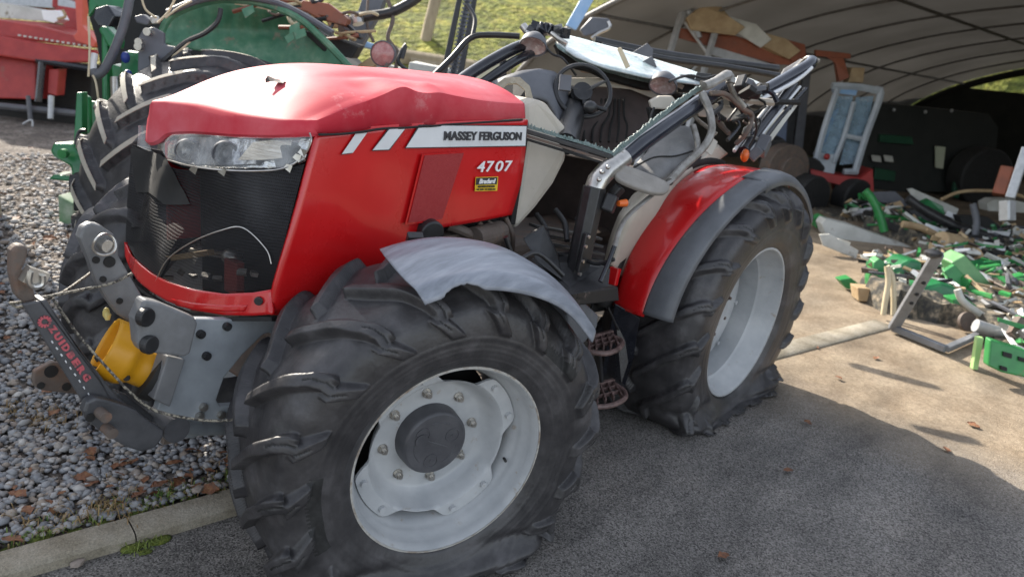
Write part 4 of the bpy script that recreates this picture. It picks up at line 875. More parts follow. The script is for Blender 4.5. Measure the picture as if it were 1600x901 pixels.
slab('roof_scrap', [(985, 84, 4.4), (1012, 68, 4.4), (1022, 78, 4.4), (1018, 92, 4.4)], .01, dgrey, crumple=.01)
for dx, m_, r_ in ((0, post, .028), (-15, silver, .010), (10, silver, .008), (19, post, .012)): 
    tub('rear_pillar', [(1240+dx, 132+abs(dx)*.35, 4.38), (1200+dx, 185, 4.2), (1162+dx, 236, 4.0)], r_, m_, sm=3)
slab('rear_glass_strip', [(1222, 165, 4.45), (1246, 152, 4.5), (1250, 160, 4.5), (1205, 222, 4.3), (1186, 214, 4.25)], .012, greyd)
mb = MB(); mb.box(at(1192, 228, D=4.05), (.10, .06, .09), (.2, .5, .3)); mb.box(at(1180, 240, D=4.0), (.05, .05, .07), (.6, .2, .3)); mb.build('latch_block', dgrey, T, bevel=.006)
mb = MB(); mb.sphere(at(1164, 243, D=3.95), .022, 10, (1, 1, 1.6)); mb.build('side_marker', orng, T, smooth=True)
# buckled tubes and brackets of the door side
tub('door_tube', [(1097, 146, 3.5), (1108, 172, 3.48), (1112, 205, 3.44), (1098, 232, 3.4), (1066, 262, 3.3), (1046, 284, 3.2)], .018, alu)
tub('door_tube', [(1083, 196, 3.45), (1090, 225, 3.42), (1085, 245, 3.38), (1060, 268, 3.3)], .014, alu)
tub('door_tube', [(1110, 146, 3.55), (1135, 148, 3.6), (1160, 170, 3.7), (1175, 180, 3.8), (1168, 205, 3.8), (1150, 225, 3.85)], .012, rusty)
mb = MB(); tub('', [(1100, 135, 3.5), (1122, 124, 3.55), (1140, 118, 3.6), (1142, 130, 3.6)], .022, alu, mb=mb); tub('', [(1140, 128, 3.6), (1152, 148, 3.65), (1164, 166, 3.7)], .014, alu, mb=mb); mb.build('roof_hinge', alu, T, smooth=True, crumple=.012)
mb = MB()
for i in range(10): mb.box(at(1120+i*8+rng.normal()*3, 138+rng.normal()*5, D=3.85), (.06, .03, .03), tuple(rng.uniform(0, 3, 3)))
mb.build('roof_wreckage', dblack, T, bevel=.003)
tub('door_strut', [(1052, 280, 3.2), (1010, 312, 3.1), (975, 345, 3.05), (960, 385, 3.02)], .012, alu, flat=.5)
tub('door_strut', [(960, 385, 3.02), (950, 412, 3.0), (938, 440, 2.98)], .010, post)
# cab inside
P = loft([(768, 128), (790, 118), (815, 110), (842, 107), (868, 112), (886, 135), (893, 170), (890, 200)], [(800, 168), (812, 155), (826, 152), (842, 152), (858, 158), (868, 175), (876, 200), (884, 226)], 40, 8, lambda x, y: at(x, y, D=3.28-.12*math.sin((x-768)/125*3.1)+(x-768)/125*.22+((168-y)*.002)))
MB().grid(P).build('dash_cowl', dgrey, T, smooth='all', solid=.02)
slab('dash_side', [(821, 162, 3.12), (838, 155, 3.14), (855, 160, 3.16), (868, 178, 3.18), (884, 196, 3.21), (890, 222, 3.23), (884, 252, 3.23), (866, 288, 3.21), (838, 325, 3.18), (806, 360, 3.14), (801, 345, 3.12), (812, 300, 3.12), (820, 240, 3.12)], .3, beige, bevel=.018, vec=V(.05, .45, 0))
slab('instrument_panel', [(772, 138, 3.3), (800, 122, 3.34), (826, 132, 3.26), (826, 175, 3.2), (800, 168, 3.22)], .04, dblack, crumple=.01)
P = loft([(772, 134), (788, 122), (812, 120), (828, 134), (834, 160)], [(780, 142), (792, 131), (808, 130), (820, 140), (824, 172)], 24, 4, lambda x, y: at(x, y, D=3.2))
MB().grid(P).build('muddy_rim', mat('dried_mud', (.30, .26, .2), (.42, .38, .3), sc=40, rough=.9, bump=.6, bsc=90), T, solid=.015, crumple=.006)
mb = MB(); mb.bar(at(819, 215, Y=-.34), at(799, 350, Y=-.34), .02, .03); mb.build('bulkhead_seal', dblack, T)
c = at(911, 142, D=3.45); ax = V(-.55, -.62, .50).normalized(); M = ax.to_track_quat('Y', 'Z').to_matrix().to_4x4(); M.translation = c
mb = MB(); ring = [M@V(.128*math.cos(a), 0, .128*math.sin(a)) for a in np.linspace(0, 2*math.pi, 49)]; mb.tube(ring, .0105, 10, cap=False); swl = mb.build('steering_wheel', black, T, smooth=True)
mb = MB(); mb.cyl(c-ax*.02, ax, .045, .04, 20); [mb.bar(c-ax*.015, M@V(.126*math.cos(a), 0, .126*math.sin(a)), .026, .012) for a in (.3, 2.6, 4.5)]; mb.build('wheel_spokes', black, swl, bevel=.004)
mb = MB(); mb.tube([c-ax*.03, c-ax*.12, at(884, 225, D=3.2)], [.05, .055, .05], 14); mb.tube([c-ax*.06, at(932, 168, D=3.4), at(948, 172, D=3.4)], .010); mb.sphere(at(922, 168, D=3.36), .03, 12, (1.4, 1, 1)); mb.build('steering_column', black, T, smooth=True)
mb = MB(); mb.bar(at(884, 118, D=3.2), at(882, 142, D=3.2), .05, .02); mb.build('column_cover', dgrey, T, bevel=.005)
slab('headliner', [(880, 150, 3.85), (935, 128, 3.9), (1008, 132, 3.95), (1030, 160, 3.95), (1024, 232, 3.85), (965, 246, 3.75), (880, 226, 3.7)], .03, brown, crumple=.01, label='dark brown panel with pressed lines')
for i in range(6): tub('panel_rib', [(912+i*13, 222, 3.72), (915+i*13, 198, 3.78), (935+i*8, 180, 3.83), (940+i*7, 155, 3.86)], .006, dblack)
slab('roof_frame', [(872, 122, 3.8), (948, 122, 3.85), (985, 126, 3.88), (1030, 144, 3.9), (1030, 158, 3.9), (985, 140, 3.88), (945, 136, 3.85), (872, 134, 3.8)], .04, beige, bevel=.006)
slab('rear_trim', [(1092, 158, 4.0), (1152, 168, 4.1), (1160, 180, 4.1), (1150, 190, 4.1), (1092, 182, 4.0)], .04, beige, bevel=.008)
slab('beacon_base', [(1014, 158, 3.55), (1030, 150, 3.55), (1050, 150, 3.55), (1060, 162, 3.55), (1045, 172, 3.55), (1018, 170, 3.55)], .05, beige, bevel=.008)
slab('beacon_socket', [(1012, 168, 3.6), (1052, 170, 3.6), (1050, 196, 3.6), (1018, 194, 3.6)], .08, dblack, bevel=.01)
def cushion(name, L, th, m, puff, parent=T, label=None):
    pts = dl(L); n = len(pts); c = sum(pts, V(0, 0, 0))/n; nr = V(0, 0, 0)
    for i in range(n): nr += (pts[i]-c).cross(pts[(i+1) % n]-c)
    nr.normalize(); 
    if nr.dot(Vector(CP)-c) < 0: nr = -nr
    ring = smooth_path(pts+[pts[0]], 5)[:-1]; P = []
    for f, h in ((1, -th), (1.02, -th*.5), (1, 0), (.93, puff*.45), (.8, puff*.8), (.5, puff), (.2, puff*.95), (.01, puff*.93)): P.append([c+(q-c)*f+nr*h for q in ring+[ring[0]]])
    return MB().grid(P).build(name, m, parent, label, smooth='all')
seat = cushion('seat', [(984, 266, 3.35), (1008, 240, 3.42), (1034, 212, 3.5), (1062, 197, 3.56), (1090, 206, 3.56), (1086, 236, 3.46), (1062, 266, 3.36), (1030, 280, 3.28)], .06, seatm, .025)
tub('seat_seam', [(990, 262, 3.30), (1022, 246, 3.33), (1055, 244, 3.36), (1082, 236, 3.4)], .004, dblack, parent=seat)
cushion('armrest', [(960, 264, 3.08), (975, 258, 3.1), (1010, 270, 3.12), (1044, 286, 3.12), (1040, 300, 3.08), (1012, 298, 3.05), (968, 280, 3.04)], .018, mat('armrest_grey', (.20, .185, .165), (.28, .26, .235), sc=14, rough=.6), .002)
P = loft([(944, 408), (952, 372), (966, 335), (990, 302), (1030, 284), (1066, 262), (1108, 226)], [(962, 430), (985, 405), (1006, 372), (1030, 335), (1058, 300), (1088, 268), (1124, 240)], 40, 6, lambda x, y: at(x, y, Y=-.50+.0006*abs(y-330)))
MB().grid(P).build('wheel_arch_trim', beige, T, smooth='all', solid=.05, thick_off=1)
slab('side_trim', [(1098, 232, 3.5), (1112, 214, 3.6), (1122, 222, 3.6), (1112, 244, 3.5)], .03, beige, bevel=.004)
mb = MB(); mb.box(at(953, 318, D=3.05), (.06, .05, .07), (.2, .3, .4)); mb.box(at(962, 300, D=3.1), (.05, .04, .06), (.5, .3, .1)); mb.build('switch_box', black, T, bevel=.008)
mb = MB(); mb.tube(dl([(966, 318, 3.03), (978, 317, 3.05)]), [.012, .016], 10); mb.build('orange_toggle', orng, T, smooth=True)
mb = MB(); mb.bar(at(962, 418, Y=-.52), at(956, 444, Y=-.52), .05, .03); mb.build('red_buffer', red, T, bevel=.006)
mb = MB(); mb.box((1.35, .10, .75), (1.2, 1.0, .05)); mb.box((1.2, .58, 1.0), (1.2, .03, .5)); mb.box((1.85, .1, .98), (.06, 1.0, .42)); mb.box((.80, .15, .92), (.05, .9, .34)); mb.build('cab_floor', brown, T, bevel=.01)
mb = MB()
for i in range(7): a = at(832+i*3, 352+i*13, D=3.1); b2 = at(935+i*2, 372+i*12, D=3.35); mb.bar(a, b2, .05, .012)
mb.build('floor_mat', black, T, bevel=.004)
for x, y in ((838, 345), (868, 338), (900, 352)): tub('pedal', [(x, y-10, 3.2), (x+14, y+10, 3.15), (x+18, y+38, 3.1)], .012, black)
mb = MB(); mb.prism(dl([(816, 372, 2.95), (850, 352, 3.0), (872, 398, 3.05), (880, 440, 3.0), (840, 410, 2.95)]), FWD*.03); mb.build('kick_panel', black, T, bevel=.01)
tub('hose', [(790, 370, 2.8), (806, 405, 2.85), (840, 395, 2.9), (880, 430, 2.95)], .010, black); tub('hose', [(905, 400, 3.1), (930, 412, 3.05), (960, 405, 3.0)], .008, black)
slab('floor_plate', [(830, 405, 3.05), (890, 395, 3.2), (955, 420, 3.1), (950, 448, 3.0), (890, 462, 2.95)], .02, black, crumple=.01)

P = [[V(1.06+i*.13, .0+j*.13, 1.42+.03*i-.004*j*j+.05*nz(i*.4, j*.4, 1)) for j in range(9)] for i in range(7)]  # sheet added to stop sun spots passing through the cab
MB().grid(P).build('shade_roof_skin', brown, T, smooth='all', solid=.02, crumple=.02, label='crumpled dark roof skin added to block sun through the cab')
for i in range(16):
    x = 1085+rng.uniform(0, 110); y = 128+(x-1085)*.25+rng.uniform(-6, 46); D_ = rng.uniform(3.75, 4.15)
    tub('wreck_strip', [(x, y, D_), (x+rng.uniform(-22, 22), y+rng.uniform(8, 20), D_), (x+rng.uniform(-35, 35), y+rng.uniform(20, 42), D_-.05)], rng.uniform(.006, .016), [black, dblack, rusty, alu, post][int(rng.integers(5))], n=6, sm=3)
for i in range(12):
    x = 1000+rng.uniform(0, 190); y = 110+(x-1000)*.16+rng.uniform(-10, 14); mb = MB(); mb.box(at(x, y, D=rng.uniform(3.6, 3.95)), tuple(rng.uniform(.015, .09, 3)), tuple(rng.uniform(0, 3, 3))); mb.build('wreck_lump', [black, dblack, dgrey][int(rng.integers(3))], T, bevel=.004, crumple=.008)
for i in range(36):
    x = 880+rng.uniform(0, 290); y = 92+(x-880)*.22+rng.uniform(-14, 18); D_ = rng.uniform(3.85, 4.3)
    tub('bent_frame', [(x, y, D_), (x+rng.uniform(10, 50), y+rng.uniform(-8, 14), D_), (x+rng.uniform(40, 90), y+rng.uniform(-4, 26), D_)], rng.uniform(.006, .02), [black, dblack, post, rusty, beige][int(rng.integers(5))], n=6, sm=3)
for L_ in ([(1045, 128, 3.6), (1075, 118, 3.62), (1100, 122, 3.6), (1120, 118, 3.6)], [(1022, 168, 3.5), (1016, 190, 3.5), (1024, 205, 3.5)], [(842, 60, 3.6), (862, 84, 3.62), (880, 92, 3.6), (900, 118, 3.65)], [(1150, 150, 3.7), (1175, 176, 3.8), (1182, 205, 3.9), (1170, 230, 3.95)]): tub('loose_cable', L_, .006, black)
# --- front linkage
def py_(L, Y): return [at(a, b2, Y=Y) for a, b2 in L]
def plate(name, L, Y, th, m=greyp, bevel=.004, label=None, parent=T):
    mb = MB(); mb.prism(py_(L, Y), (0, th, 0)); return mb.build(name, m, parent, label, bevel=bevel)
sidepl = plate('frame_side_plate', [(305, 498), (420, 500), (470, 505), (465, 535), (420, 520), (412, 522), (378, 555), (350, 590), (338, 625), (344, 634), (378, 632), (380, 655), (300, 656), (246, 640), (262, 585)], -.30, .03, lgreyp)
for x, y in ((314, 522), (318, 636), (312, 650), (346, 648), (364, 648), (355, 510), (323, 556)):
    mb = MB(); mb.cyl(at(x, y, Y=-.306), (0, 1, 0), .013, .012, 16); mb.cyl(at(x, y, Y=-.314), (0, 1, 0), .008, .012, 6); mb.build('bolt', chrome if y > 560 else black, sidepl)
plate('frame_column', [(262, 556), (290, 562), (266, 636), (240, 624)], -.33, .06, greyp)
brk = plate('mount_bracket', [(226, 468), (250, 473), (305, 496), (310, 505), (298, 553), (288, 558), (222, 550), (216, 538), (212, 500)], -.36, .05, greyp, .008)
for x, y in ((227, 495), (233, 538)): mb = MB(); mb.cyl(at(x, y, Y=-.365), (-.35, 1, 0), .026, .022, 20); mb.build('bolt_cap', black, brk, bevel=.004)
parm = plate('linkage_arm', [(125, 372), (130, 355), (142, 348), (158, 352), (178, 366), (186, 380), (186, 400), (203, 430), (216, 452), (226, 468), (213, 500), (206, 506), (185, 492), (168, 470), (150, 440), (138, 405)], -.12, .03, greyp, .006, label='curved upper linkage arm with a pin')
plate('linkage_arm', [(123, 370), (128, 355), (140, 348), (156, 350), (150, 372), (142, 395), (150, 430), (138, 405)], -.02, .03, greyp, .006)
for x, y, r_ in ((171, 409, .016), (150, 406, .010), (161, 436, .009), (187, 470, .009)): MB().cyl(at(x, y, Y=-.122), (0, 1, 0), r_, .006, 16).build('pin_hole', dblack, parm)
mb = MB(); mb.cyl(at(163, 382, Y=-.13), (0, 1, 0), .017, .05, 16); mb.build('linkage_pin', chrome, parm, smooth=True)
mb = MB(); cc = at(163, 382, Y=-.16); mb.tube([cc+V(.03*math.cos(a), .006*math.sin(a*2), .03*math.sin(a)) for a in np.linspace(0, 6.28, 25)], .0035, 8); mb.build('linch_pin_ring', chrome, parm, smooth=True)
# lower folded arm with lettering
bar1 = MB(); bar1.prism(py_([(36, 480), (72, 500), (204, 632), (188, 642), (120, 632)] if 0 else [(37, 472), (70, 478), (212, 632), (186, 640), (128, 632)], -.22), (0, .02, 0)); 
bar1 = MB(); q0, q1 = at(52, 478, Y=-.22), at(160, 630, Y=-.22)
bar1.prism(py_([(35, 475), (62, 470), (157, 596), (172, 622), (132, 632)], -.26), (0, .012, 0))
bar1.prism(py_([(62, 470), (72, 467), (122, 541), (157, 586), (184, 620), (200, 632), (172, 624), (157, 596)], -.255), (0, .05, 0))
fold = bar1.build('lower_link_arm', link, T, 'dark grey folded arm with worn pink lettering', bevel=.004)
def onbar(px, py): return at(px, py, Y=-.2625)
# lettering runs down along the arm
d0 = V(66, 492, 0); d1 = V(150, 612, 0); dv = (d1-d0); px_ = V(dv.y, -dv.x, 0).normalized()
def barpt(t_, h): q = d0+dv*t_+px_*h; return onbar(q.x, q.y)
pink = mat('worn_pink_letters', (.50, .10, .12), (.14, .07, .075), sc=60, rough=.5, c2p=(.5, .68))
t0_ = .15
for i, ch in enumerate('ZUIDBERG'):
    wl_ = .028 if ch == 'I' else .074; t0_ += .0; text_mesh('letter', ch, barpt(t0_, -5), barpt(t0_+wl_, -5), barpt(t0_, 7), pink, fold, bold=.06); t0_ += wl_+.022
mb = MB(); c0 = barpt(.07, -3)
for k_ in range(12): a = k_*math.pi/6; mb.box(c0+V(.013*math.cos(a), -.001, .013*math.sin(a)), (.006, .002, .005), (0, -a, 0))
mb.tube([c0+V(.009*math.cos(a), -.001, .009*math.sin(a)) for a in np.linspace(0, 5.2, 14)], .0017, 6); mb.build('emblem', pink, fold)
for i in range(9): t0_ = .28+i*.085; MB().prism([barpt(t0_, -12.5), barpt(t0_+.03, -12.5), barpt(t0_+.03, -10.5+rng.uniform(-1, 1)), barpt(t0_, -10)], (0, -.001, 0)).build('paint_chip', silver, fold)
fk = plate('link_fork', [(131, 643), (136, 628), (150, 621), (168, 624), (192, 632), (214, 640), (230, 655), (257, 672), (256, 682), (243, 700), (222, 706), (196, 698), (160, 676), (140, 660)], -.30, .035, link, .007)
plate('link_fork', [(180, 610), (200, 618), (240, 650), (258, 668), (250, 690), (215, 660), (190, 640)], -.20, .03, link, .007)
for x, y in ((160, 647), (170, 672)): mb = MB(); mb.cyl(at(x, y, Y=-.32), (0, 1, 0), .015, .05, 18); mb.build('fork_pin', rusty, fk, smooth=True)
for x, y in ((141, 652),): MB().cyl(at(x, y, Y=-.302), (0, 1, 0), .012, .005, 14).build('pin_hole', dblack, fk)
hk = plate('coupling_hook', [(18, 392), (26, 383), (40, 383), (46, 392), (42, 408), (36, 420), (40, 440), (52, 446), (58, 470), (40, 476), (26, 462), (18, 430)], -.23, .04, rusty, .010, label='worn coupling hook')
mb = MB(); mb.tube(smooth_path(py_([(48, 424), (46, 440), (54, 448), (66, 444), (67, 430)], -.27), 5), .007, 8); mb.box(at(54, 432, Y=-.25), (.05, .03, .04), (0, .5, 0)); mb.build('shackle', chrome, hk, smooth=True)
bp_ = plate('drilled_plate', [(52, 594), (54, 580), (82, 565), (96, 568), (140, 622), (120, 616), (66, 610), (54, 604)], -.10, .02, rusty, .004, label='brown drilled link plate')
for x, y, r_ in ((80, 580, .018), (64, 602, .010), (104, 604, .012)): MB().cyl(at(x, y, Y=-.1015), (0, 1, 0), r_, .004, 16).build('pin_hole', dblack, bp_)
mb = MB(); mb.cyl(at(262, 660, Y=-.22), (0, 1, 0), .04, .12, 20); mb.build('arm_pivot', link, T, smooth=True)
mb = MB(); mb.prism(py_([(262, 668), (272, 655), (278, 690), (255, 695)], -.25), (0, .02, 0)); mb.build('pivot_plate', rusty, T)
mb = MB(); cc = at(302, 668, Y=-.2); mb.sphere(cc, .035, 16, (1, .4, 1)); mb.tube([at(270, 665, Y=-.2), cc, at(380, 668, Y=-.05)], .025, 12); mb.build('track_rod', lgreyp, T, smooth=True)
mb = MB(); mb.cyl((-.1, -.1, .42), (1, 0, 0), .06, .3); mb.box((-.08, .05, .55), (.25, .5, .25)); mb.build('axle_support', rusty, T, bevel=.02)
# power take-off guard
g0 = at(163, 541, D=2.15); g1 = at(226, 566, D=2.215); ga = (g1-g0).normalized(); gx = ga.cross(V(0, 0, 1)).normalized(); gu = gx.cross(ga).normalized()
if gu.z < 0: gu = -gu
P = []
for i in range(16):
    u = i/15; c = g0.lerp(g1, u*1.35); r_ = .088-.030*ss((u-.40)/.25); c = c-gu*.015*ss((u-.4)/.3); P.append([c+gx*(r_*math.cos(a))*.95+gu*(r_*math.sin(a)) for a in np.linspace(R(-62), R(242), 42)])
mb = MB(); mb.grid(P); guard = mb.build('drive_shaft_guard', yellowp, T, smooth=True, solid=.005, label='yellow plastic drive shaft guard')
mb = MB(); mb.cyl(g0.lerp(g1, 1.15), ga, .022, .10, 18); mb.build('drive_shaft', chrome, T, smooth=True)
mb = MB(); mb.cyl(g0.lerp(g1, 1.3), ga, .10, .04, 18); mb.build('shaft_housing', dblack, T, smooth=True)
mb = MB(); mb.tube(dl([(168, 500, 2.22), (168, 492, 2.22), (166, 484, 2.22)]), [.006, .010, .004], 8); mb.sphere(at(166, 489, D=2.22), .018, 10, (.6, .3, 1)); mb.build('guard_clip', mat('pale_yellow', (.62, .5, .2), (.5, .42, .14), sc=20, rough=.5), guard, smooth=True)
for x, y in ((149, 562), (198, 590)): MB().cyl(at(x, y, D=2.2 if x < 160 else 2.14), tuple(V(*CD)), .009, .006, 14).build('guard_bolt', dblack, guard)

# wire rope lashed round the linkage (a thing of its own)
mb = MB()
for L_ in ([(16, 473, 2.08), (30, 472, 2.0), (75, 463, 2.0), (130, 452, 2.1), (175, 442, 2.15), (206, 427, 2.2)], [(75, 464, 2.0), (100, 455, 2.1), (128, 436, 2.2), (144, 424, 2.28)], [(82, 466, 2.0), (100, 492, 2.02), (120, 520, 2.04), (150, 555, 2.05), (180, 588, 2.06), (205, 614, 2.08), (240, 640, 2.12), (290, 652, 2.15), (335, 657, 2.17), (372, 654, 2.2)], [(16, 473, 2.08), (28, 480, 2.0), (40, 474, 1.99), (34, 468, 2.04)]):
    mb.tube(smooth_path(dl(L_), 6), .0038, 8)
mb.build('wire_rope', ropem, label='twisted black and white wire rope lashed round the front linkage', cat='rope', smooth=True)

# ================================================================ BEHIND: SHED
def bslab(name, L, D, th, m, parent, bevel=.01, **kw):
    mb = MB(); mb.prism([at(a, b2, D=D) for a, b2 in L], FWD*th); return mb.build(name, m, parent, bevel=bevel, **kw)
def btube(name, L, r_, m, parent, sm=4, n=8, **kw):
    mb = MB(); mb.tube(smooth_path(dl(L), sm) if len(L) > 2 else dl(L), r_, n); return mb.build(name, m, parent, smooth=True, **kw)
ya = 1.68; TA = V(math.sin(ya), math.cos(ya), 0); TR = V(TA.y, -TA.x, 0); TO = V(8.3, 6.7, 0); TW, TH, TL = 17.0, 3.6, 16.5
def hoop(s_, n=40, k=1.0): return [TO+TA*s_+TR*(TW/2)*(1-k*math.cos(math.pi*i/n))+V(0, 0, TH*k*max(0, math.sin(math.pi*i/n))**.9) for i in range(n+1)]
SH = thing('arched_shed', TO, 'big arched tunnel shed of pale sheeting on hoops, dark inside, behind the scrap pile', 'shed')
P = []
for i in range(43):
    s_ = TL*i/42; k = 1+.006*abs(math.sin(math.pi*i/3)); P.append(hoop(s_, 44, k))
MB().grid(P).build('sheeting', sheet, SH, smooth='all')
hm = mat('dull_hoop_steel', (.10, .095, .09), (.17, .16, .15), sc=10, rough=.6)
for i in range(9): MB().tube([q-V(0, 0, .03) for q in hoop(TL*i/8, 40, .993)], .022 if i else .045, 6).build('hoop', hm, SH, smooth='all')
for j in (9, 14, 20, 26): MB().tube([hoop(0, 40, .985)[j], hoop(TL, 40, .985)[j]], .028, 6).build('purlin', hm, SH)
hl_ = hoop(TL-.1, 40, .99); 
P = [V(q.x, q.y, min(q.z, 2.3)) for q in hl_]
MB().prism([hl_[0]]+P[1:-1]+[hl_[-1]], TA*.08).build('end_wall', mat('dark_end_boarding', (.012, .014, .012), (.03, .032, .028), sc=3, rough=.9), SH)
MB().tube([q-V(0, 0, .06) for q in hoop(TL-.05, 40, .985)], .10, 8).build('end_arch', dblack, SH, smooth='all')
for off_, nm in ((.02, 'side_boarding'), (TW-.10, 'side_boarding')):
    a = TO+TR*(off_+.25)+TA*.2; b2 = a+TA*(TL-.4); mb = MB(); mb.bar(a+V(0, 0, .55), b2+V(0, 0, .55), .05, 1.1); mb.build(nm, mat('stained_boarding' + str(int(off_)), (.05, .045, .04), (.10, .09, .08), sc=2, rough=.9), SH)

rack = thing('pallet_rack', at(1110, 200, D=12), 'steel racking with rust-orange beams against the shed side, loaded with scrap', 'rack')
for L_ in ([(1070, 5), (1040, 105), (980, 312)], [(1130, 12), (1105, 92), (1048, 304)], [(1092, 60), (1068, 0)]): btube('post', [(a, b2, 12.0) for a, b2 in L_], .06, galv, rack, n=6)
btube('brace', [(1070, 35, 12.0), (1108, 88, 12.0)], .025, galv, rack); btube('brace', [(1020, 175, 12.0), (1115, 75, 12.0)], .02, galv, rack)
for L_ in ([(1062, 44), (1130, 50), (1265, 92), (1268, 106), (1210, 100), (1062, 60)], [(1110, 70), (1205, 100), (1200, 112), (1105, 84)], [(1275, 78), (1330, 84), (1330, 92), (1275, 88)]): bslab('beam', L_, 12.1, .10, orange if L_[0][0] != 1110 else galv, rack)
for i, (L_, m_) in enumerate((([(1072, 30), (1095, 12), (1130, 10), (1140, 30), (1168, 42), (1150, 54), (1080, 46)], tan), ([(1140, 28), (1180, 40), (1205, 60), (1190, 72), (1150, 50)], greyd), ([(1185, 52), (1230, 60), (1250, 78), (1235, 90), (1190, 74)], tan), ([(1232, 62), (1258, 70), (1262, 96), (1238, 92)], orange), ([(1290, 86), (1318, 82), (1326, 120), (1312, 126), (1306, 100)], orange), ([(1330, 108), (1352, 106), (1348, 130), (1326, 128)], tan))):
    o_ = bslab('rack_scrap', L_, 11.9+.05*i, .18, m_, None, crumple=.06)
    tag(o_, ['crumpled tan sheet on the left end of the orange rack beam', 'bent off-white panel lying on the middle of the orange rack beam', 'brown crushed part on the rack beam left of the upright orange piece', 'small orange upright piece at the right end of the rack beam', 'hanging orange angle iron right of the rack and above the cab', 'small olive box above the pale loader cab'][i], 'scrap', 'scrap pieces lying on the rack')

FD = dep(at(1222, 300, Z=0)); AD = dep(at(1225, 318, Z=0))
dm = thing('forklift_mast', at(1225, 300, D=FD), 'tall dark steel lifting mast standing right of the tractor cab', 'mast')
for dx in (0, 16): bslab('mast_rail', [(1240+dx, 112), (1252+dx, 108), (1232+dx, 295), (1216+dx, 296)], FD, .12, dgrey if dx else black, dm)
bslab('mast_plate', [(1216, 120), (1244, 118), (1210, 220), (1190, 210)], FD+.2, .05, dgrey, dm); btube('hose', [(1230, 130, FD-.1), (1222, 190, FD-.1), (1206, 240, FD-.1)], .02, black, dm)
sc_ = thing('scrap_axle', at(1225, 300, D=AD), 'dark greasy axle hub on the ground between rear wheel and loader cab', 'axle')
mb = MB(); c = at(1225, 262, D=AD); mb.cyl(c, tuple(V(-.5, -.8, 0)), AD*.031, .25, 24); mb.cyl(c+V(-.06, -.12, 0), tuple(V(-.5, -.8, 0)), AD*.017, .18, 20); mb.build('hub', rusty, sc_, smooth=True, bevel=.01)
mb = MB(); mb.cyl(at(1250, 285, D=AD+.4), (-.5, -.8, 0), AD*.036, .25, 24); mb.build('tyre', rubin, sc_, smooth=True, bevel=.03)
bslab('casing', [(1180, 225), (1225, 215), (1250, 250), (1240, 300), (1195, 260)], AD+.1, .3, dblack, sc_, crumple=.05); bslab('blue_cover', [(1212, 175), (1232, 172), (1228, 225), (1205, 215)], AD+.4, .1, mat('slate_blue', (.06, .08, .13), (.1, .13, .2), sc=4, rough=.5), sc_)
ld = thing('loader_cab', at(1310, 300, D=12.2), 'pale blue glazed machine cab on a red chassis inside the shed mouth', 'loader cab')
def fr(n_, L_, r_, m_=greyd): btube(n_, [(a, b2, 12) for a, b2 in L_], r_, m_, ld, n=6)
paleb = mat('pale_blue_frame', (.34, .38, .42), (.46, .50, .53), sc=4, rough=.4)
fr('frame_post', [(1362, 142), (1376, 146), (1352, 215), (1336, 268)], .055, paleb); fr('frame_post', [(1334, 160), (1318, 215), (1302, 255)], .04, paleb); fr('roof_bar', [(1300, 134), (1340, 136), (1372, 142)], .06, paleb); fr('frame_post', [(1308, 140), (1288, 200), (1272, 262)], .05, paleb); fr('cross_bar', [(1320, 212), (1350, 218)], .04, paleb); fr('frame_post', [(1318, 268), (1340, 268)], .05, paleb)
bslab('glass', [(1308, 150), (1334, 150), (1306, 262), (1276, 256)], 12.05, .03, cabglass, ld); bslab('glass', [(1338, 152), (1366, 150), (1342, 255), (1312, 258)], 12.1, .03, cabglass, ld)
bslab('cab_panel', [(1274, 238), (1308, 242), (1304, 272), (1272, 266)], 12.0, .1, paleb, ld); bslab('blue_reflection_panel', [(1292, 180), (1312, 168), (1300, 200), (1284, 236), (1276, 236)], 12.1, .03, mat('blue_reflection', (.06, .22, .55), (.1, .3, .6), sc=3, rough=.3), ld)  # blue panel paints a reflection in the cab glass
bslab('roof_panel', [(1312, 130), (1342, 134), (1338, 150), (1310, 146)], 12.0, .3, bluelight, ld)
bslab('chassis', [(1266, 264), (1300, 272), (1345, 278), (1364, 264), (1366, 300), (1318, 304), (1316, 290), (1268, 278)], 11.9, .5, redold, ld); bslab('inner_seat', [(1318, 222), (1346, 226), (1338, 258), (1312, 254)], 12.4, .3, dgrey, ld)
mb = MB(); mb.sphere(at(1292, 245, D=11.9), .05); mb.build('red_lamp', redold, ld, smooth=True); mb = MB(); c = at(1262, 305, D=11.6); mb.cyl(c, (-.4, -.9, 0), .32, .3, 24); mb.cyl(at(1330, 308, D=12.0), (-.4, -.9, 0), .3, .3, 24); mb.build('wheels', rubin, ld, smooth=True, bevel=.03)
dt = thing('parked_tractor', at(1480, 300, D=15), 'very dark tractor with a green bonnet line parked deep in the shed shadow', 'tractor')
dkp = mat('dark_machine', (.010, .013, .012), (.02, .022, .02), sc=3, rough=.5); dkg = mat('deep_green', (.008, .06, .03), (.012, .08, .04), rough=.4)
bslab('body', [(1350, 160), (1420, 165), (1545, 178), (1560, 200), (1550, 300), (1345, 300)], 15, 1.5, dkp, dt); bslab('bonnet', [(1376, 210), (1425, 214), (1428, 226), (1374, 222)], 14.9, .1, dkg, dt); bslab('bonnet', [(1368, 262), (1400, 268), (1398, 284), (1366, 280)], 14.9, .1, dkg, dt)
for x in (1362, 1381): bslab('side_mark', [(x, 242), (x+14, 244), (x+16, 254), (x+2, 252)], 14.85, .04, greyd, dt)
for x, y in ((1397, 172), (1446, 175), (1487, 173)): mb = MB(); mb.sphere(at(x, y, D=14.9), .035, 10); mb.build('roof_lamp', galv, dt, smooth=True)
bslab('window', [(1462, 228), (1478, 230), (1474, 264), (1462, 262)], 14.9, .05, mat('lit_glass', (.42, .46, .34), (.5, .5, .4), sc=2, rough=.2), dt)  # pale window colour paints light showing through the glass
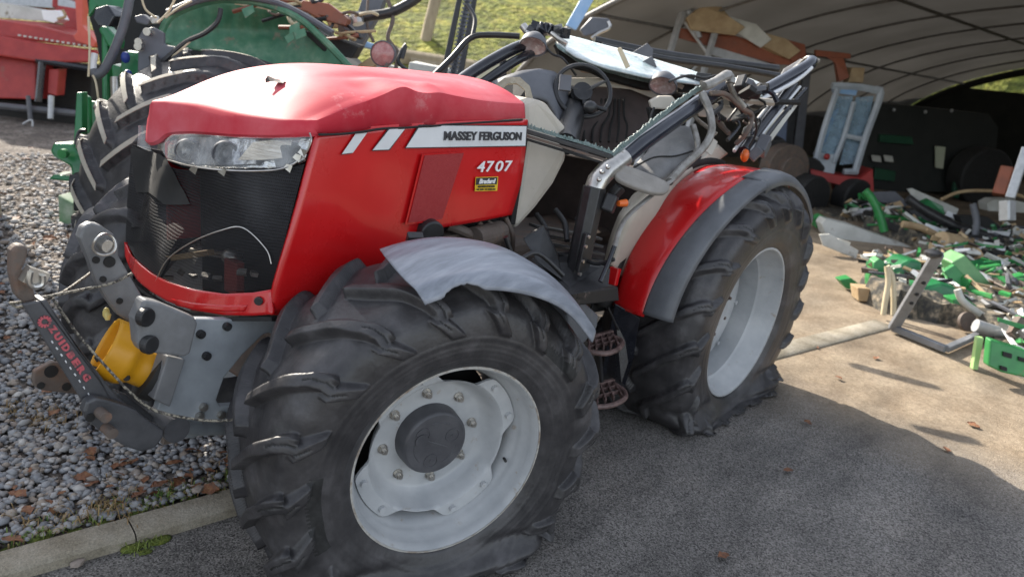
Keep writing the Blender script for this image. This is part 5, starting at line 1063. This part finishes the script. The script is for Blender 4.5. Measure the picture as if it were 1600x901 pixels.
mb = MB(); mb.cyl(at(1530, 275, D=14.7), (-.6, -.7, 0), .55, .45, 28); mb.build('rear_tyre', rubin, dt, smooth=True, bevel=.04); bslab('green_fender', [(1492, 280), (1508, 250), (1520, 246), (1505, 285), (1498, 310), (1490, 308)], 14.6, .1, dkg, dt)
sp2 = MB(); sp2.bar(at(1578, 310, D=7.8), at(1604, 232, D=7.8), .09, .09); sp2.bar(at(1574, 314, D=7.8), at(1574, 345, D=7.8), .12, .12); sp2.build('shed_post', galv, label='grey steel upright at the right edge above the scrap pile', cat='post', bevel=.006)
MB().bar(at(1560, 305, D=9), at(1574, 262, D=9), .14, .14).build('timber_prop', orange, label='brown leaning timber beside the grey steel upright', cat='timber', bevel=.01)

# ================================================================ FENCE, GRASS EDGE, JUNK BEHIND THE HOOD
def wpost(L, r_, D, label): MB().tube(smooth_path([at(a, b2, D=D) for a, b2 in L], 3), r_, 10).build('fence_post', wood, label=label, cat='fence post', smooth=True, crumple=.01)
HD = hillD(664, 62); 
wpost([(663, 72), (672, 34), (684, -14)], .0075*HD, HD, 'weathered round wooden post on the grass left of the black mast')
for (A_, B_, r_, lb) in (((612, 88), (796, 116), .10, 'grey weathered log lying along the foot of the grass slope'), ((640, 100), (770, 122), .08, 'darker lower log under the long grey one')): MB().tube([at(*A_, D=hillD(*A_)), at(*B_, D=hillD(*B_))], r_*hillD(*A_)/8.6, 10).build('log', wood, label=lb, cat='log', smooth=True, crumple=.02)
ms = thing('lattice_mast', at(715, 150, D=6), 'slim black ribbed steel mast leaning up behind the hood', 'mast')
for dx, m_ in ((0, black), (15, post), (26, black)): bslab('mast_bar', [(716+dx*.9, -14), (724+dx*.9, -14), (694+dx, 135), (684+dx, 135)], 6.0, .05, m_, ms)
for i in range(22): bslab('rung', [(726-i*1.3, i*6.3-8), (740-i*1.2, i*6.3-6), (739-i*1.2, i*6.3-3), (725-i*1.3, i*6.3-5)], 6.0, .03, dgrey, ms, bevel=0)
hp = thing('black_hose', at(580, 40, D=5), 'thick black hydraulic hose arching over the junk behind the hood', 'hose'); btube('hose_run', [(520, 30, 5), (545, 34, 5), (575, 26, 5), (610, 20, 5), (645, 2, 5), (660, -12, 5)], .032, black, hp, n=12); btube('hose_clip', [(556, 22, 4.95), (560, 38, 4.95)], .04, chrome, hp)
wl = thing('round_work_lamp', at(597, 110, D=4.3), 'round dark lamp with a pinkish lens on a thin stalk just behind the hood', 'lamp')
c = at(598, 84, D=4.3); ax = V(-.75, -.6, .05).normalized(); M = ax.to_track_quat('Y', 'Z').to_matrix().to_4x4(); M.translation = c
mb = MB(); mb.lathe([(-.13, .001), (-.12, .05), (-.06, .068), (0, .072), (.004, .066)], M, 26); mb.build('lamp_housing', dgrey, wl, smooth=True)
mb = MB(); mb.lathe([(-.002, .066), (.010, .04), (.014, .001)], M, 26); mb.build('lamp_lens', mat('pink_lens', (.35, .14, .13), (.5, .3, .28), sc=40, rough=.2), wl, smooth=True)
btube('stalk', [(606, 100, 4.3), (600, 112, 4.3), (606, 125, 4.3)], .012, rusty, wl)
for L_, r_, m_, nm, lb, ct in (([(606, 0, 5), (614, 30, 5), (606, 60, 5), (622, 84, 5), (616, 115, 5)], .014, rusty, 'vine', 'brown rusty rod twisting down between lamp and grass', 'rod'), ([(575, 0, 5), (574, 40, 5), (584, 66, 5)], .010, rusty, 'rusty_wire', 'thin rusty wire hanging beside the leaning dark beam', 'wire'), ([(628, 92, 4.6), (634, 70, 4.6), (622, 95, 4.6), (636, 110, 4.6)], .012, black, 'cable_loop', 'small black cable loop right of the round lamp', 'cable')): MB().tube(smooth_path(dl(L_), 5), r_, 7).build(nm, m_, label=lb, cat=ct, smooth=True)
for i, (L_, D_, th, m_, nm, lb, ct) in enumerate((
 ([(545, 60), (568, -10), (604, -10), (592, 20), (560, 80), (536, 90)], 5.2, .12, dgrey, 'steel_beam', 'dark leaning steel beam crossing under the black hose', 'beam'),
 ([(556, 104), (606, 70), (614, 78), (566, 118)], 4.9, .08, tan, 'timber_offcut', 'tan timber slanting up just left of the round lamp', 'timber'),
 ([(560, 62), (606, 76), (606, 84), (560, 72)], 5.6, .1, bluelight, 'blue_board', 'sliver of light blue panel behind the round lamp', 'panel'),
 ([(568, 96), (600, 98), (640, 110), (636, 126), (570, 116)], 5.3, .1, greyd, 'white_board', 'off-white plate lying behind the round lamp', 'panel'),
 ([(470, 0), (512, 4), (545, 30), (540, 42), (500, 30), (470, 16)], 4.7, .1, orange, 'rusty_bracket', 'orange-brown rusty bracket above the green torn mudguard', 'bracket'),
 ([(745, 122), (760, 98), (786, 82), (806, 86), (806, 104), (776, 126), (762, 136)], 4.6, .3, mat('pale_sack', (.52, .5, .34), (.62, .58, .45), sc=4, rough=.7), 'feed_sack', 'pale cream sack lying beyond the windscreen base', 'sack'),
 ([(470, 48), (520, 58), (560, 72), (548, 92), (505, 78)], 4.8, .2, dblack, 'engine_cover', 'dark crumpled engine cover behind the green mudguard edge', 'cover'),
 ([(640, 96), (700, 108), (760, 118), (760, 128), (690, 124), (636, 112)], 6.6, .3, greyd, 'concrete_edge', 'pale low concrete edging below the grass slope', 'edging'),
 ([(884, 40), (905, 2), (925, -10), (930, -4), (912, 28), (900, 48)], 6.5, .08, bluelight, 'leaning_board', 'pale blue-white leaning panel at the shed mouth', 'panel'),
 ([(905, 46), (925, 26), (950, 28), (958, 40), (930, 52), (912, 56)], 5.6, .06, dgrey, 'work_bracket', 'grey metal bracket on a stalk above the far roof rail', 'bracket'))):
    tag(bslab(nm, L_, D_, th, m_, None, crumple=.015 if nm not in ('steel_beam', 'leaning_board') else 0), lb, ct)
MB().tube(smooth_path(dl([(924, 60, 5.6), (936, 52, 5.6), (952, 44, 5.6), (950, 34, 5.6)]), 4), .014, 6).build('wire_bracket', chrome, label='thin bent metal wire under the grey bracket', cat='wire')

# ---- wrecked green machine with one big tyre
gm = thing('green_wrecked_tractor', at(330, 330, D=4.6)*1, 'wrecked green tractor rear with torn mudguard and one big tyre, lug tops painted sunlit', 'tractor')
gz0 = at(386, 312, D=4.6); GR = .80; gz0.z = gz0.z
gax = V(.93, -.36, 0).normalized(); gout = V(-.36, -.93, 0).normalized()
gout = V(.30, -.954, 0).normalized(); gax = V(.954, .30, 0).normalized()
MG = frame(V(gz0.x, gz0.y, gz0.z), gax, gout, V(0, 0, 1))
tyre('tyre', MG, .80, .44, .46, 22, .045, gz0.z, gm, rub2, seed=5.5, nth=420, crush=.25)
def lugcaps(M, Rt, W, nl, a0, a1, m, parent, lug=.045):     # pale strips paint sunlight onto the lug tops
    tw = 2*math.pi/nl; 
    for sgn in (1, -1):
        for k in range(nl):
            th0 = k*tw+(tw/2 if sgn < 0 else 0)
            if not (a0 < math.degrees(th0) % 360 < a1): continue
            P = []
            for i in range(9):
                dd = .02+1.0*i/8; th = -(-th0+dd*.50*W/Rt*.95); th = th0-dd*.50*W/Rt*.95; a = -W/2+sgn*dd*W/2; r_ = Rt+lug+.004-.028*dd**3-(.03 if dd > .95 else 0)
                P.append([M@V(r_*math.cos(th+e), a, r_*math.sin(th+e)) for e in (-.020-.006*dd, .020+.006*dd)])
            MB().grid(P).build('lug_top', m, parent, solid=.004)
lugcaps(MG, .80, .46, 22, 95, 220, pale, gm)
mb = MB(); mb.lathe([(-.03, .46), (-.1, .42), (-.3, .42)], MG, 40); mb.lathe([(-.28, .43), (-.26, 0)], MG, 30); mb.build('rim', rusty, gm, smooth=True)
gA = [(252, 48), (262, 28), (285, 14), (330, 0), (380, -2), (430, 12), (474, 34), (510, 66), (552, 112)]
gB = [(250, 62), (262, 70), (290, 74), (322, 82), (345, 96), (390, 100), (430, 104), (478, 108), (540, 114)]
P = loft(gA, gB, 50, 12, lambda x, y: at(x, y, D=4.75+.25*math.sin(max(0, min(1, (x-250)/300))*3.14)*(1-abs(y-50)/90)+.01*math.sin(x*.3)))
gf = MB().grid(P).build('mudguard', green3, gm, smooth='all', solid=.012, crumple=.012, label='torn scuffed green mudguard')
btube('mudguard_edge', [(252, 52, 4.5), (270, 24, 4.5), (330, 2, 4.5), (400, 4, 4.5), (462, 26, 4.5), (505, 62, 4.5), (556, 116, 4.5)], .022, green3, gf); btube('bracket_edge', [(262, 20, 4.45), (320, -2, 4.45), (390, -4, 4.45), (450, 12, 4.5), (520, 52, 4.5)], .02, dgrey, gm)
for i, (x, y) in enumerate(((452, 42), (462, 52), (446, 58), (266, 70), (380, 14))): bslab('torn_shred', [(x, y), (x+14, y-6), (x+18, y+6), (x+4, y+14)], 4.45, .01, green3, gf, bevel=0, crumple=.02)
bslab('back_plate', [(216, 58), (222, 46), (238, 42), (256, 52), (256, 70), (300, 78), (270, 98), (232, 118), (214, 112)], 4.35, .03, dgrey, gm)
for x, y in ((231, 50), (217, 73), (218, 66)): mb = MB(); mb.cyl(at(x, y, D=4.32), tuple(FWD), .022, .03, 14); mb.build('plate_bolt', chrome, gm)
btube('cable', [(345, 14, 4.3), (340, 34, 4.3), (320, 52, 4.3), (290, 66, 4.3), (262, 90, 4.3), (246, 104, 4.3)], .014, black, gm); btube('cable', [(300, 62, 4.3), (275, 84, 4.3), (250, 96, 4.3)], .006, cream, gm)
bslab('dark_engine', [(134, -12), (440, -12), (500, 60), (560, 112), (480, 150), (200, 250), (172, 190), (150, 60), (138, 30)], 5.7, .5, dblack, gm, crumple=.02)
for i in range(26):
    x = rng.uniform(400, 560); y = (x-420)*.35+rng.uniform(-30, 22); L_ = [(x, y, 4.75), (x+rng.uniform(-30, 30), y+rng.uniform(-10, 12), 4.7), (x+rng.uniform(-55, 55), y+rng.uniform(-16, 24), 4.75)]
    btube('bent_rod', L_, rng.uniform(.006, .016), [tan, rusty, black, dgrey, cream, orange][int(rng.integers(6))], gm, n=6)
for i in range(10): x = rng.uniform(395, 540); bslab('torn_plate', [(x, (x-420)*.35-8), (x+18, (x-420)*.35-12), (x+24, (x-420)*.35+8), (x+5, (x-420)*.35+12)], 4.9, .05, [tan, rusty, dgrey, dblack][i % 4], gm, crumple=.04)
bslab('green_panel', [(138, -10), (206, -10), (196, 28), (180, 30), (150, 10), (138, 26)], 4.9, .05, green, gm, crumple=.03); bslab('green_casting', [(190, 80), (210, 84), (226, 100), (222, 122), (200, 128), (186, 110)], 4.5, .2, green, gm, crumple=.04, bevel=.03)
for x, y in ((196, 90), (200, 118)): mb = MB(); mb.sphere(at(x, y, D=4.4), .026, 10, (1, 1, 1.3)); mb.build('blue_cap', blue, gm, smooth=True)
bslab('loader_arm', [(152, 46), (158, 40), (166, 42), (184, 62), (182, 78), (168, 74), (160, 60)], 4.6, .10, green, gm, bevel=.02); bslab('loader_arm', [(157, 52), (168, 56), (168, 160), (158, 156)], 4.62, .08, green, gm, bevel=.015)
bslab('ram_bracket', [(172, 100), (192, 104), (190, 124), (174, 124)], 4.6, .1, green, gm, crumple=.02); btube('ram', [(182, 122, 4.6), (183, 156, 4.6)], .035, chrome, gm, n=16)
btube('bent_pipe', [(146, 110, 4.4), (152, 118, 4.4), (166, 104, 4.4), (184, 66, 4.4), (196, 30, 4.4), (204, -10, 4.4)], .026, dgrey, gm, n=12); btube('bent_pipe', [(148, 84, 4.42), (146, 104, 4.42), (148, 116, 4.42)], .018, silver, gm)
bslab('dark_hub', [(146, 12), (170, 10), (180, 28), (170, 44), (150, 40), (142, 26)], 4.7, .15, post, gm, crumple=.03)
bslab('pale_fitting', [(208, 26), (222, 22), (234, 32), (230, 40), (212, 36)], 4.4, .06, dgrey, gm); bslab('pale_fitting', [(232, 26), (244, 24), (248, 36), (236, 38)], 4.4, .04, greyd, gm)
for L_ in ([(222, 0, 4.3), (228, 16, 4.3), (244, 28, 4.3)], [(246, 36, 4.3), (262, 20, 4.3), (276, -6, 4.3)], [(258, 28, 4.3), (280, 12, 4.3), (300, 2, 4.3)], [(138, 26, 4.3), (140, 80, 4.3), (138, 120, 4.3)], [(145, 118, 4.3), (150, 130, 4.3), (154, 158, 4.3)]): btube('twine', L_, .006, cream, gm)
bslab('mount_column', [(119, 145), (128, 144), (128, 236), (114, 232)], 4.2, .06, green, gm, bevel=.006); bslab('mount_web', [(128, 146), (140, 152), (142, 226), (128, 232)], 4.3, .03, green, gm); bslab('mount_column', [(152, 160), (163, 161), (160, 205), (150, 206)], 4.3, .05, green2, gm); bslab('mount_web', [(134, 156), (154, 160), (152, 222), (134, 226)], 4.4, .03, green, gm)
bslab('foot_casting', [(84, 224), (114, 224), (120, 238), (142, 250), (146, 262), (138, 276), (112, 284), (110, 258), (84, 246), (78, 238)], 4.15, .15, green, gm, bevel=.015, crumple=.012); bslab('foot_plate', [(74, 280), (84, 272), (110, 276), (110, 284)], 4.1, .12, green, gm); bslab('foot_post', [(112, 282), (140, 276), (136, 330), (114, 330)], 4.2, .1, dblack, gm)
for y in (170, 184, 200): mb = MB(); mb.cyl(at(130, y, D=4.26), tuple(FWD), .014, .01, 12); mb.build('column_hole', greyd, gm)
mb = MB(); mb.cyl(at(99, 240, D=4.1), tuple(FWD), .025, .03, 16); mb.build('foot_bolt', green2, gm)
btube('d_ring', [(128, 234, 4.1), (134, 246, 4.1), (136, 232, 4.1)], .007, galv, gm); btube('hose_small', [(118, 226, 4.1), (124, 206, 4.1), (134, 204, 4.1)], .010, black, gm)
BD = dep(at(102, 353, Z=.03)); bb = MB(); bb.prism([at(90, 305, D=BD), at(114, 318, D=BD), at(112, 356, D=BD), at(92, 350, D=BD)], FWD*.5); bb.build('green_block', mat('mossy_white_block', (.10, .20, .10), (.38, .42, .34), sc=6, rough=.8), label='mossy pale green block on the gravel behind the front tyre', cat='block', bevel=.01)

# ---- old red machine at the left edge
rm = thing('red_machine', at(70, 190, D=9), 'old red farm machine with a dark opening underneath, at the left edge', 'farm machine')
rD = 10.9
bslab('top_cover', [(-60, 26), (0, 30), (60, 40), (150, 64), (152, 76), (60, 66), (0, 58), (-60, 52)], rD, 1.2, redold, rm, bevel=.03, crumple=.02); bslab('front_panel', [(-60, 50), (0, 57), (60, 66), (150, 78), (148, 98), (60, 98), (0, 88), (-60, 80)], rD-.05, .10, redold, rm, bevel=.03, crumple=.02)
bslab('lower_panel', [(-60, 80), (10, 88), (55, 96), (56, 156), (-60, 152)], rD+.1, .6, redold, rm, bevel=.02); bslab('lower_panel', [(76, 108), (92, 108), (88, 150), (74, 146)], rD+.05, .2, redold, rm)
bslab('opening', [(56, 96), (144, 102), (140, 188), (50, 180)], rD+.5, .6, dblack, rm); btube('frame_bar', [(58, 94, rD), (142, 108, rD)], .05, post, rm, n=8); btube('frame_bar', [(66, 98, rD), (60, 160, rD)], .05, post, rm, n=8); btube('frame_bar', [(-20, 164, rD), (144, 180, rD)], .05, dgrey, rm)  # black slab paints the shade inside the opening
bslab('undercarriage', [(-60, 152), (50, 156), (140, 180), (136, 196), (-60, 190)], rD+.3, .8, dblack, rm, crumple=.03)
bslab('pillar', [(116, -14), (130, -14), (128, 40), (150, 66), (146, 74), (118, 64), (114, 56), (120, 50)], rD-.1, .15, mat('sunlit_red', (.50, .07, .04), (.6, .12, .08), sc=4, rough=.5), rm, bevel=.01); btube('rail', [(86, -10, rD), (86, 12, rD)], .035, redold, rm)  # the pillar's brighter red has sunlight painted into it
bslab('deck', [(-60, 0), (0, 4), (90, 20), (96, 36), (0, 28), (-60, 22)], rD+.9, .3, greyd, rm); bslab('deck_back', [(-60, -20), (90, -6), (118, 4), (118, 20), (90, 14), (-60, 2)], rD+1.3, .1, galv, rm); bslab('deck_red', [(84, 8), (120, 14), (120, 50), (104, 44), (90, 30)], rD+.7, .1, redold, rm)
bslab('white_hatch', [(64, 16), (88, 16), (96, 30), (84, 36), (68, 32)], rD+.2, .2, white, rm, crumple=.02); btube('handle', [(90, 30, rD), (102, 26, rD), (98, 16, rD)], .02, tan, rm)
bslab('upper_body', [(-120, -260), (100, -250), (104, 16), (-120, 6)], rD+1.4, 1.0, redold, rm); btube('leg', [(80, 150, rD-.1), (79, 186, rD-.1)], .04, galv, rm); btube('leg', [(44, 150, rD-.1), (48, 190, rD-.1)], .03, dgrey, rm); btube('bent_rod', [(36, 194, rD-.3), (50, 188, rD-.3), (50, 208, rD-.3)], .015, galv, rm)  # upper body rises unseen, its height set to shade the gravel
for i in range(14): bslab('rivet_strip', [(28+i*8.5, 54+i*1.35), (32+i*8.5, 54.5+i*1.35), (32+i*8.5, 57+i*1.35), (28+i*8.5, 56.5+i*1.35)], rD-.08, .02, greyd, rm, bevel=0)


# ================================================================ SCRAP PILE ON THE RIGHT
def gp(px, py, z=0): return at(px, py, Z=z)
PILE = []
def scrap(name, L, z, th, m, label, cat, D=None, crumple=.01, bevel=.006, up=None):
    "a sheet or box of scrap: outline seen at pixel positions, standing at the depth of a ground point"
    if D is None: D = dep(gp(*z))
    o = bslab(name, L, D, th, m, None, bevel=bevel, crumple=crumple); tag(o, label, cat); PILE.append(o); return o
def pile_edge(px): return float(np.interp(px, [1262, 1270, 1300, 1340, 1346, 1385, 1440, 1530, 1560, 1610, 1700], [300, 350, 376, 396, 468, 490, 498, 520, 570, 606, 640]))
def inpile(x, y):
    a, b2, dd = inv(np.array((x, y, 0.))); return 1262 < a < 1760 and dd > 0 and b2 < pile_edge(a) and not (a < 1450 and float(np.interp(a, [1262, 1300, 1450], [322, 338, 392])) < b2 < 428) and not (a < 1350 and b2 > 345)
mound = []
for i in range(110):
    row = []
    for j in range(80):
        x = 4.3+i*.065; y = -3.7+j*.064+.012*i; e = ss((x-4.6)/.8)*ss((11.2-x)/1.2)*ss((1.25-.03*(x-5)-y)/.9); ln = 1
        ok_ = 1 if inpile(x, y) else 0; row.append(V(x, y, -.04 if not ok_ else .02+.16*e*ln*(1+.7*nz(x, y, 0, 1.6))+.05*e*nz(x, y, 2, 6)))
    mound.append(row)
MB().grid(mound).build('scrap_mound_base', mat('dark_debris', (.03, .03, .028), (.26, .21, .15), (.09, .08, .06), sc=14, rough=.8, bump=.8, bsc=30, c2p=(.4, .65)), label='dark mixed crumbs and broken bits under the scrap pile', cat='debris', kind='stuff')
# fine mixed rubble, beyond counting
cols = [green, green2, greyd, dblack, tan, dgrey, rusty, silver]
mb = MB()
for i in range(5200):
    x = rng.uniform(4.5, 10.6); y = rng.uniform(-3.4, 1.2-.02*x); g_ = V(x, y, 0); px, py, dd = inv(np.array(g_))
    if not inpile(x, y) or py > pile_edge(px)-14: continue
    s_ = rng.uniform(.02, .075)*(1 if rng.uniform() < .85 else 1.8); mb.cur = int(rng.choice([0, 1, 1, 2, 2, 2, 3, 3, 4, 4, 5, 6, 7])); mb.box((x, y, .05+rng.uniform(0, .22)), (s_*rng.uniform(.6, 4), s_*rng.uniform(.3, 1), s_*rng.uniform(.1, .6)) if rng.uniform() > .07 else (rng.uniform(.25, .6), .025, .02), (rng.uniform(0, 3.1), rng.uniform(-.5, .5), rng.uniform(0, 3.1)))
mb.build('scrap_rubble', cols, label='loose small green, white and black broken parts filling the scrap pile', cat='scrap', kind='stuff', crumple=.03)
scrap('white_channel', [(1284, 350), (1290, 342), (1330, 352), (1430, 388), (1430, 402), (1424, 410), (1400, 400), (1290, 368)], (1300, 372), .22, greyd, 'long off-white channel section lying at the front left of the pile', 'channel', crumple=.004)
scrap('white_plate', [(1280, 366), (1296, 366), (1342, 392), (1338, 404), (1286, 384)], (1310, 400), .03, greyd, 'flat white plate leaning against the long white channel', 'plate')
scrap('green_bracket', [(1272, 342), (1284, 336), (1296, 342), (1290, 352), (1276, 356)], (1280, 362), .15, green2, 'small bright green bracket at the far left tip of the pile', 'bracket')
scrap('green_pedestal', [(1360, 436), (1366, 410), (1374, 404), (1382, 410), (1380, 428), (1374, 448), (1360, 448)], (1372, 462), .12, green2, 'bright green foot standing left of the cream hoses', 'bracket')
scrap('green_wedge', [(1312, 438), (1330, 434), (1345, 446), (1340, 454), (1322, 450)], (1326, 456), .12, green2, 'loose green wedge lying apart at the front of the pile', 'wedge')
scrap('engine_block', [(1396, 420), (1420, 405), (1440, 412), (1444, 436), (1430, 452), (1400, 448)], (1415, 462), .3, green, 'knobbly green casting right behind the cream hoses', 'casting', crumple=.04, bevel=.03)
scrap('tan_block', [(1340, 450), (1368, 452), (1366, 472), (1342, 470)], (1350, 474), .15, tan, 'small tan wooden block under the green foot', 'block')
scrap('green_gearbox', [(1442, 446), (1470, 440), (1494, 452), (1500, 474), (1478, 486), (1448, 474)], (1470, 496), .3, green, 'large dark green casting behind the steel frame', 'casting', crumple=.05, bevel=.03)
scrap('green_housing', [(1488, 410), (1508, 398), (1556, 452), (1552, 462), (1528, 456), (1500, 440)], (1520, 480), .25, mat('pale_green_housing', (.10, .26, .10), (.18, .36, .16), sc=5, rough=.5), 'pale green ribbed trough slanting down in the middle of the pile', 'trough', bevel=.015)
scrap('green_plate', [(1476, 424), (1492, 414), (1544, 470), (1530, 478), (1492, 448)], (1510, 488), .05, green2, 'flat green plate with a rusty edge below the ribbed trough', 'plate')
c = at(1482, 386, D=dep(gp(1482, 410)))
mb = MB(); ax = V(.7, -.6, -.25).normalized(); mb.tube([c-ax*.15, c+ax*.05, c+ax*.28], [.14, .17, .15], 20); mb.build('dusty_drum', tan, label='dusty tan drum lying on its side in the middle of the pile', cat='drum', smooth=True, bevel=.01)
scrap('green_box', [(1548, 530), (1606, 548), (1610, 592), (1566, 582), (1544, 572)], (1580, 605), .07, green2, 'flat bright green box panel at the lower right edge', 'box', crumple=.002, bevel=.012)
GB = PILE[-1]
for L_ in ([(1566, 548), (1580, 552), (1579, 559), (1566, 555)], [(1562, 570), (1572, 573), (1572, 579), (1562, 576)], [(1590, 556), (1604, 560), (1604, 566), (1590, 562)]):
    mb = MB(); mb.prism([q-FWD*.012-GB.location for q in [at(a, b2, D=dep(gp(1580, 605))) for a, b2 in L_]], FWD*.01); k_ = mb.build('slot', dblack, None); k_.parent = GB; k_.location = k_.location
scrap('lime_strip', [(1527, 528), (1537, 528), (1528, 578), (1520, 576)], (1526, 580), .04, mat('lime', (.35, .55, .2), (.4, .6, .26), sc=5, rough=.5), 'narrow lime-green upright strip left of the green box panel', 'strip')
btubes = (([(1352, 298), (1362, 310), (1374, 335), (1382, 362)], .05, green2, 'green_tube', 'bright green curved tube standing out of the left of the pile', 'tube', (1382, 375)),
 ([(1392, 348), (1430, 352), (1462, 352)], .04, green, 'green_bar', 'dark green bar lying across the back of the pile', 'bar', (1430, 375)),
 ([(1470, 312), (1500, 300), (1540, 298), (1580, 302), (1606, 310)], .025, tan, 'hoop_bar', 'thin arched tan bar over the back of the pile', 'bar', (1500, 360)),
 ([(1386, 416), (1388, 440), (1384, 465), (1380, 492)], .022, cream, 'cream_hose', 'left one of the two cream hoses hanging in front of the green casting', 'hose', (1384, 500)),
 ([(1386, 416), (1394, 432), (1396, 462), (1396, 492)], .022, cream, 'cream_hose', 'right one of the two cream hoses hanging in front of the green casting', 'hose', (1396, 500)),
 ([(1496, 452), (1504, 470), (1530, 490), (1556, 505)], .028, greyd, 'white_pipe', 'bent white pipe curving down in front of the large green parts', 'pipe', (1530, 520)),
 ([(1606, 490), (1590, 494), (1582, 506), (1590, 524), (1606, 530)], .022, greyd, 'white_loop', 'white looped pipe at the right edge above the green box', 'pipe', (1590, 540)),
 ([(1524, 508), (1560, 520), (1606, 532)], .05, galv, 'grey_pipe', 'straight grey pipe right of the round rusty disc', 'pipe', (1550, 540)),
 ([(1520, 318), (1526, 348), (1520, 380)], .04, dgrey, 'grey_strut', 'upright grey strut right of the tan drum', 'strut', (1520, 400)),
 ([(1418, 310), (1450, 332), (1500, 356), (1560, 372)], .06, black, 'black_beam', 'long black beam crossing the back of the pile', 'beam', (1490, 390)),
 ([(1536, 400), (1570, 404), (1606, 418)], .07, black, 'black_beam', 'short black beam at the right edge of the pile', 'beam', (1570, 430)),
 ([(1410, 350), (1440, 356), (1470, 372)], .045, tan, 'tan_bar', 'tan bar half buried left of the tan drum', 'bar', (1440, 390)))
for L_, r_, m_, nm, lb, ct, zp in btubes:
    D_ = dep(gp(*zp)); MB().tube(smooth_path([at(a, b2, D=D_) for a, b2 in L_], 4), r_, 10).build(nm, m_, label=lb, cat=ct, smooth=True)
for nm, L_, zp, th, m_, lb, ct in (
 ('white_sheet', [(1416, 296), (1424, 294), (1498, 326), (1494, 338), (1478, 332), (1430, 312)], (1450, 352), .03, greyd, 'bent white sheet on top of the back of the pile', 'sheet'),
 ('grey_sheet', [(1350, 300), (1400, 298), (1420, 318), (1408, 332), (1362, 322)], (1380, 345), .04, dgrey, 'dark grey sheet behind the green curved tube', 'sheet'),
 ('green_scoop', [(1440, 316), (1452, 312), (1472, 322), (1478, 336), (1470, 340), (1448, 330)], (1460, 360), .1, green, 'dark green scoop under the bent white sheet', 'scoop'),
 ('white_cowl', [(1542, 318), (1552, 312), (1580, 312), (1606, 318), (1606, 332), (1570, 330), (1544, 330)], (1575, 360), .25, greyd, 'rounded white cowl at the right edge of the pile top', 'cowl'),
 ('black_hood', [(1420, 330), (1450, 322), (1490, 344), (1500, 362), (1470, 358), (1432, 342)], (1460, 376), .15, black, 'black plastic cover in front of the bent white sheet', 'cover'),
 ('dark_cover', [(1500, 338), (1544, 340), (1570, 360), (1540, 372), (1506, 362)], (1530, 385), .2, dblack, 'matt dark cover beside the grey strut', 'cover'),
 ('green_offcut', [(1574, 436), (1602, 428), (1606, 446), (1584, 452)], (1590, 470), .1, green2, 'curved green offcut at the right edge under the black beam', 'offcut'),
 ('white_offcut', [(1562, 458), (1580, 448), (1606, 452), (1606, 470), (1584, 470)], (1585, 485), .08, greyd, 'white panel piece beside the curved green offcut', 'panel'),
 ('rust_offcut', [(1554, 460), (1566, 458), (1570, 474), (1556, 476)], (1560, 490), .08, orange, 'orange-brown rusted piece left of the white panel piece', 'offcut'),
 ('green_flange', [(1488, 470), (1510, 466), (1528, 480), (1520, 494), (1496, 490)], (1508, 510), .15, green2, 'green flange above the round rusty disc', 'flange'),
 ('grey_offcut', [(1310, 372), (1330, 378), (1324, 392), (1306, 386)], (1316, 396), .05, greyd, 'little white offcut on the ground under the long channel', 'offcut')):
    scrap(nm, L_, zp, th, m_, lb, ct, crumple=.02)
D_ = dep(gp(1510, 520)); mb = MB(); mb.cyl(at(1511, 502, D=D_), (-.6, -.7, .3), .075, .03, 24); mb.build('rusty_disc', rusty, label='round rusty disc near the front of the pile', cat='disc', smooth=True)
# steel frame lying at the front of the pile
framegrey = mat('bluish_grey_steel', (.13, .14, .155), (.22, .23, .25), sc=8, rough=.4)
sf = thing('steel_frame', gp(1395, 512), 'bent dark grey steel hitch frame at the end of the concrete strip', 'frame')
a, b2, c, d = at(1466, 396, D=5.1), gp(1396, 512, .04), gp(1478, 545, .04), gp(1530, 522, .04)
MB().bar(a, b2, .075, .05).build('frame_bar', framegrey, sf, bevel=.005); MB().bar(b2, c, .05, .05).build('frame_bar', framegrey, sf, bevel=.005); MB().bar(c, d, .05, .04).build('frame_bar', framegrey, sf, bevel=.005)
mb = MB(); mb.sphere(at(1458, 396, D=5.1), .06, 10, (1.4, 1, .5)); mb.build('frame_knuckle', black, sf, smooth=True)
for f in (.35, .5, .62): MB().cyl(a.lerp(b2, f)-FWD*.03, tuple(FWD), .013, .02, 12).build('frame_hole', dblack, sf)

# ---- added wall, unseen on the left, put there to shade the near gravel
MB().box((-3.85, 4.6, 1.9), (8.42, .3, 3.8)).build('shade_wall', conc, label='added unseen concrete wall that shades the near gravel', cat='wall', bevel=.02)
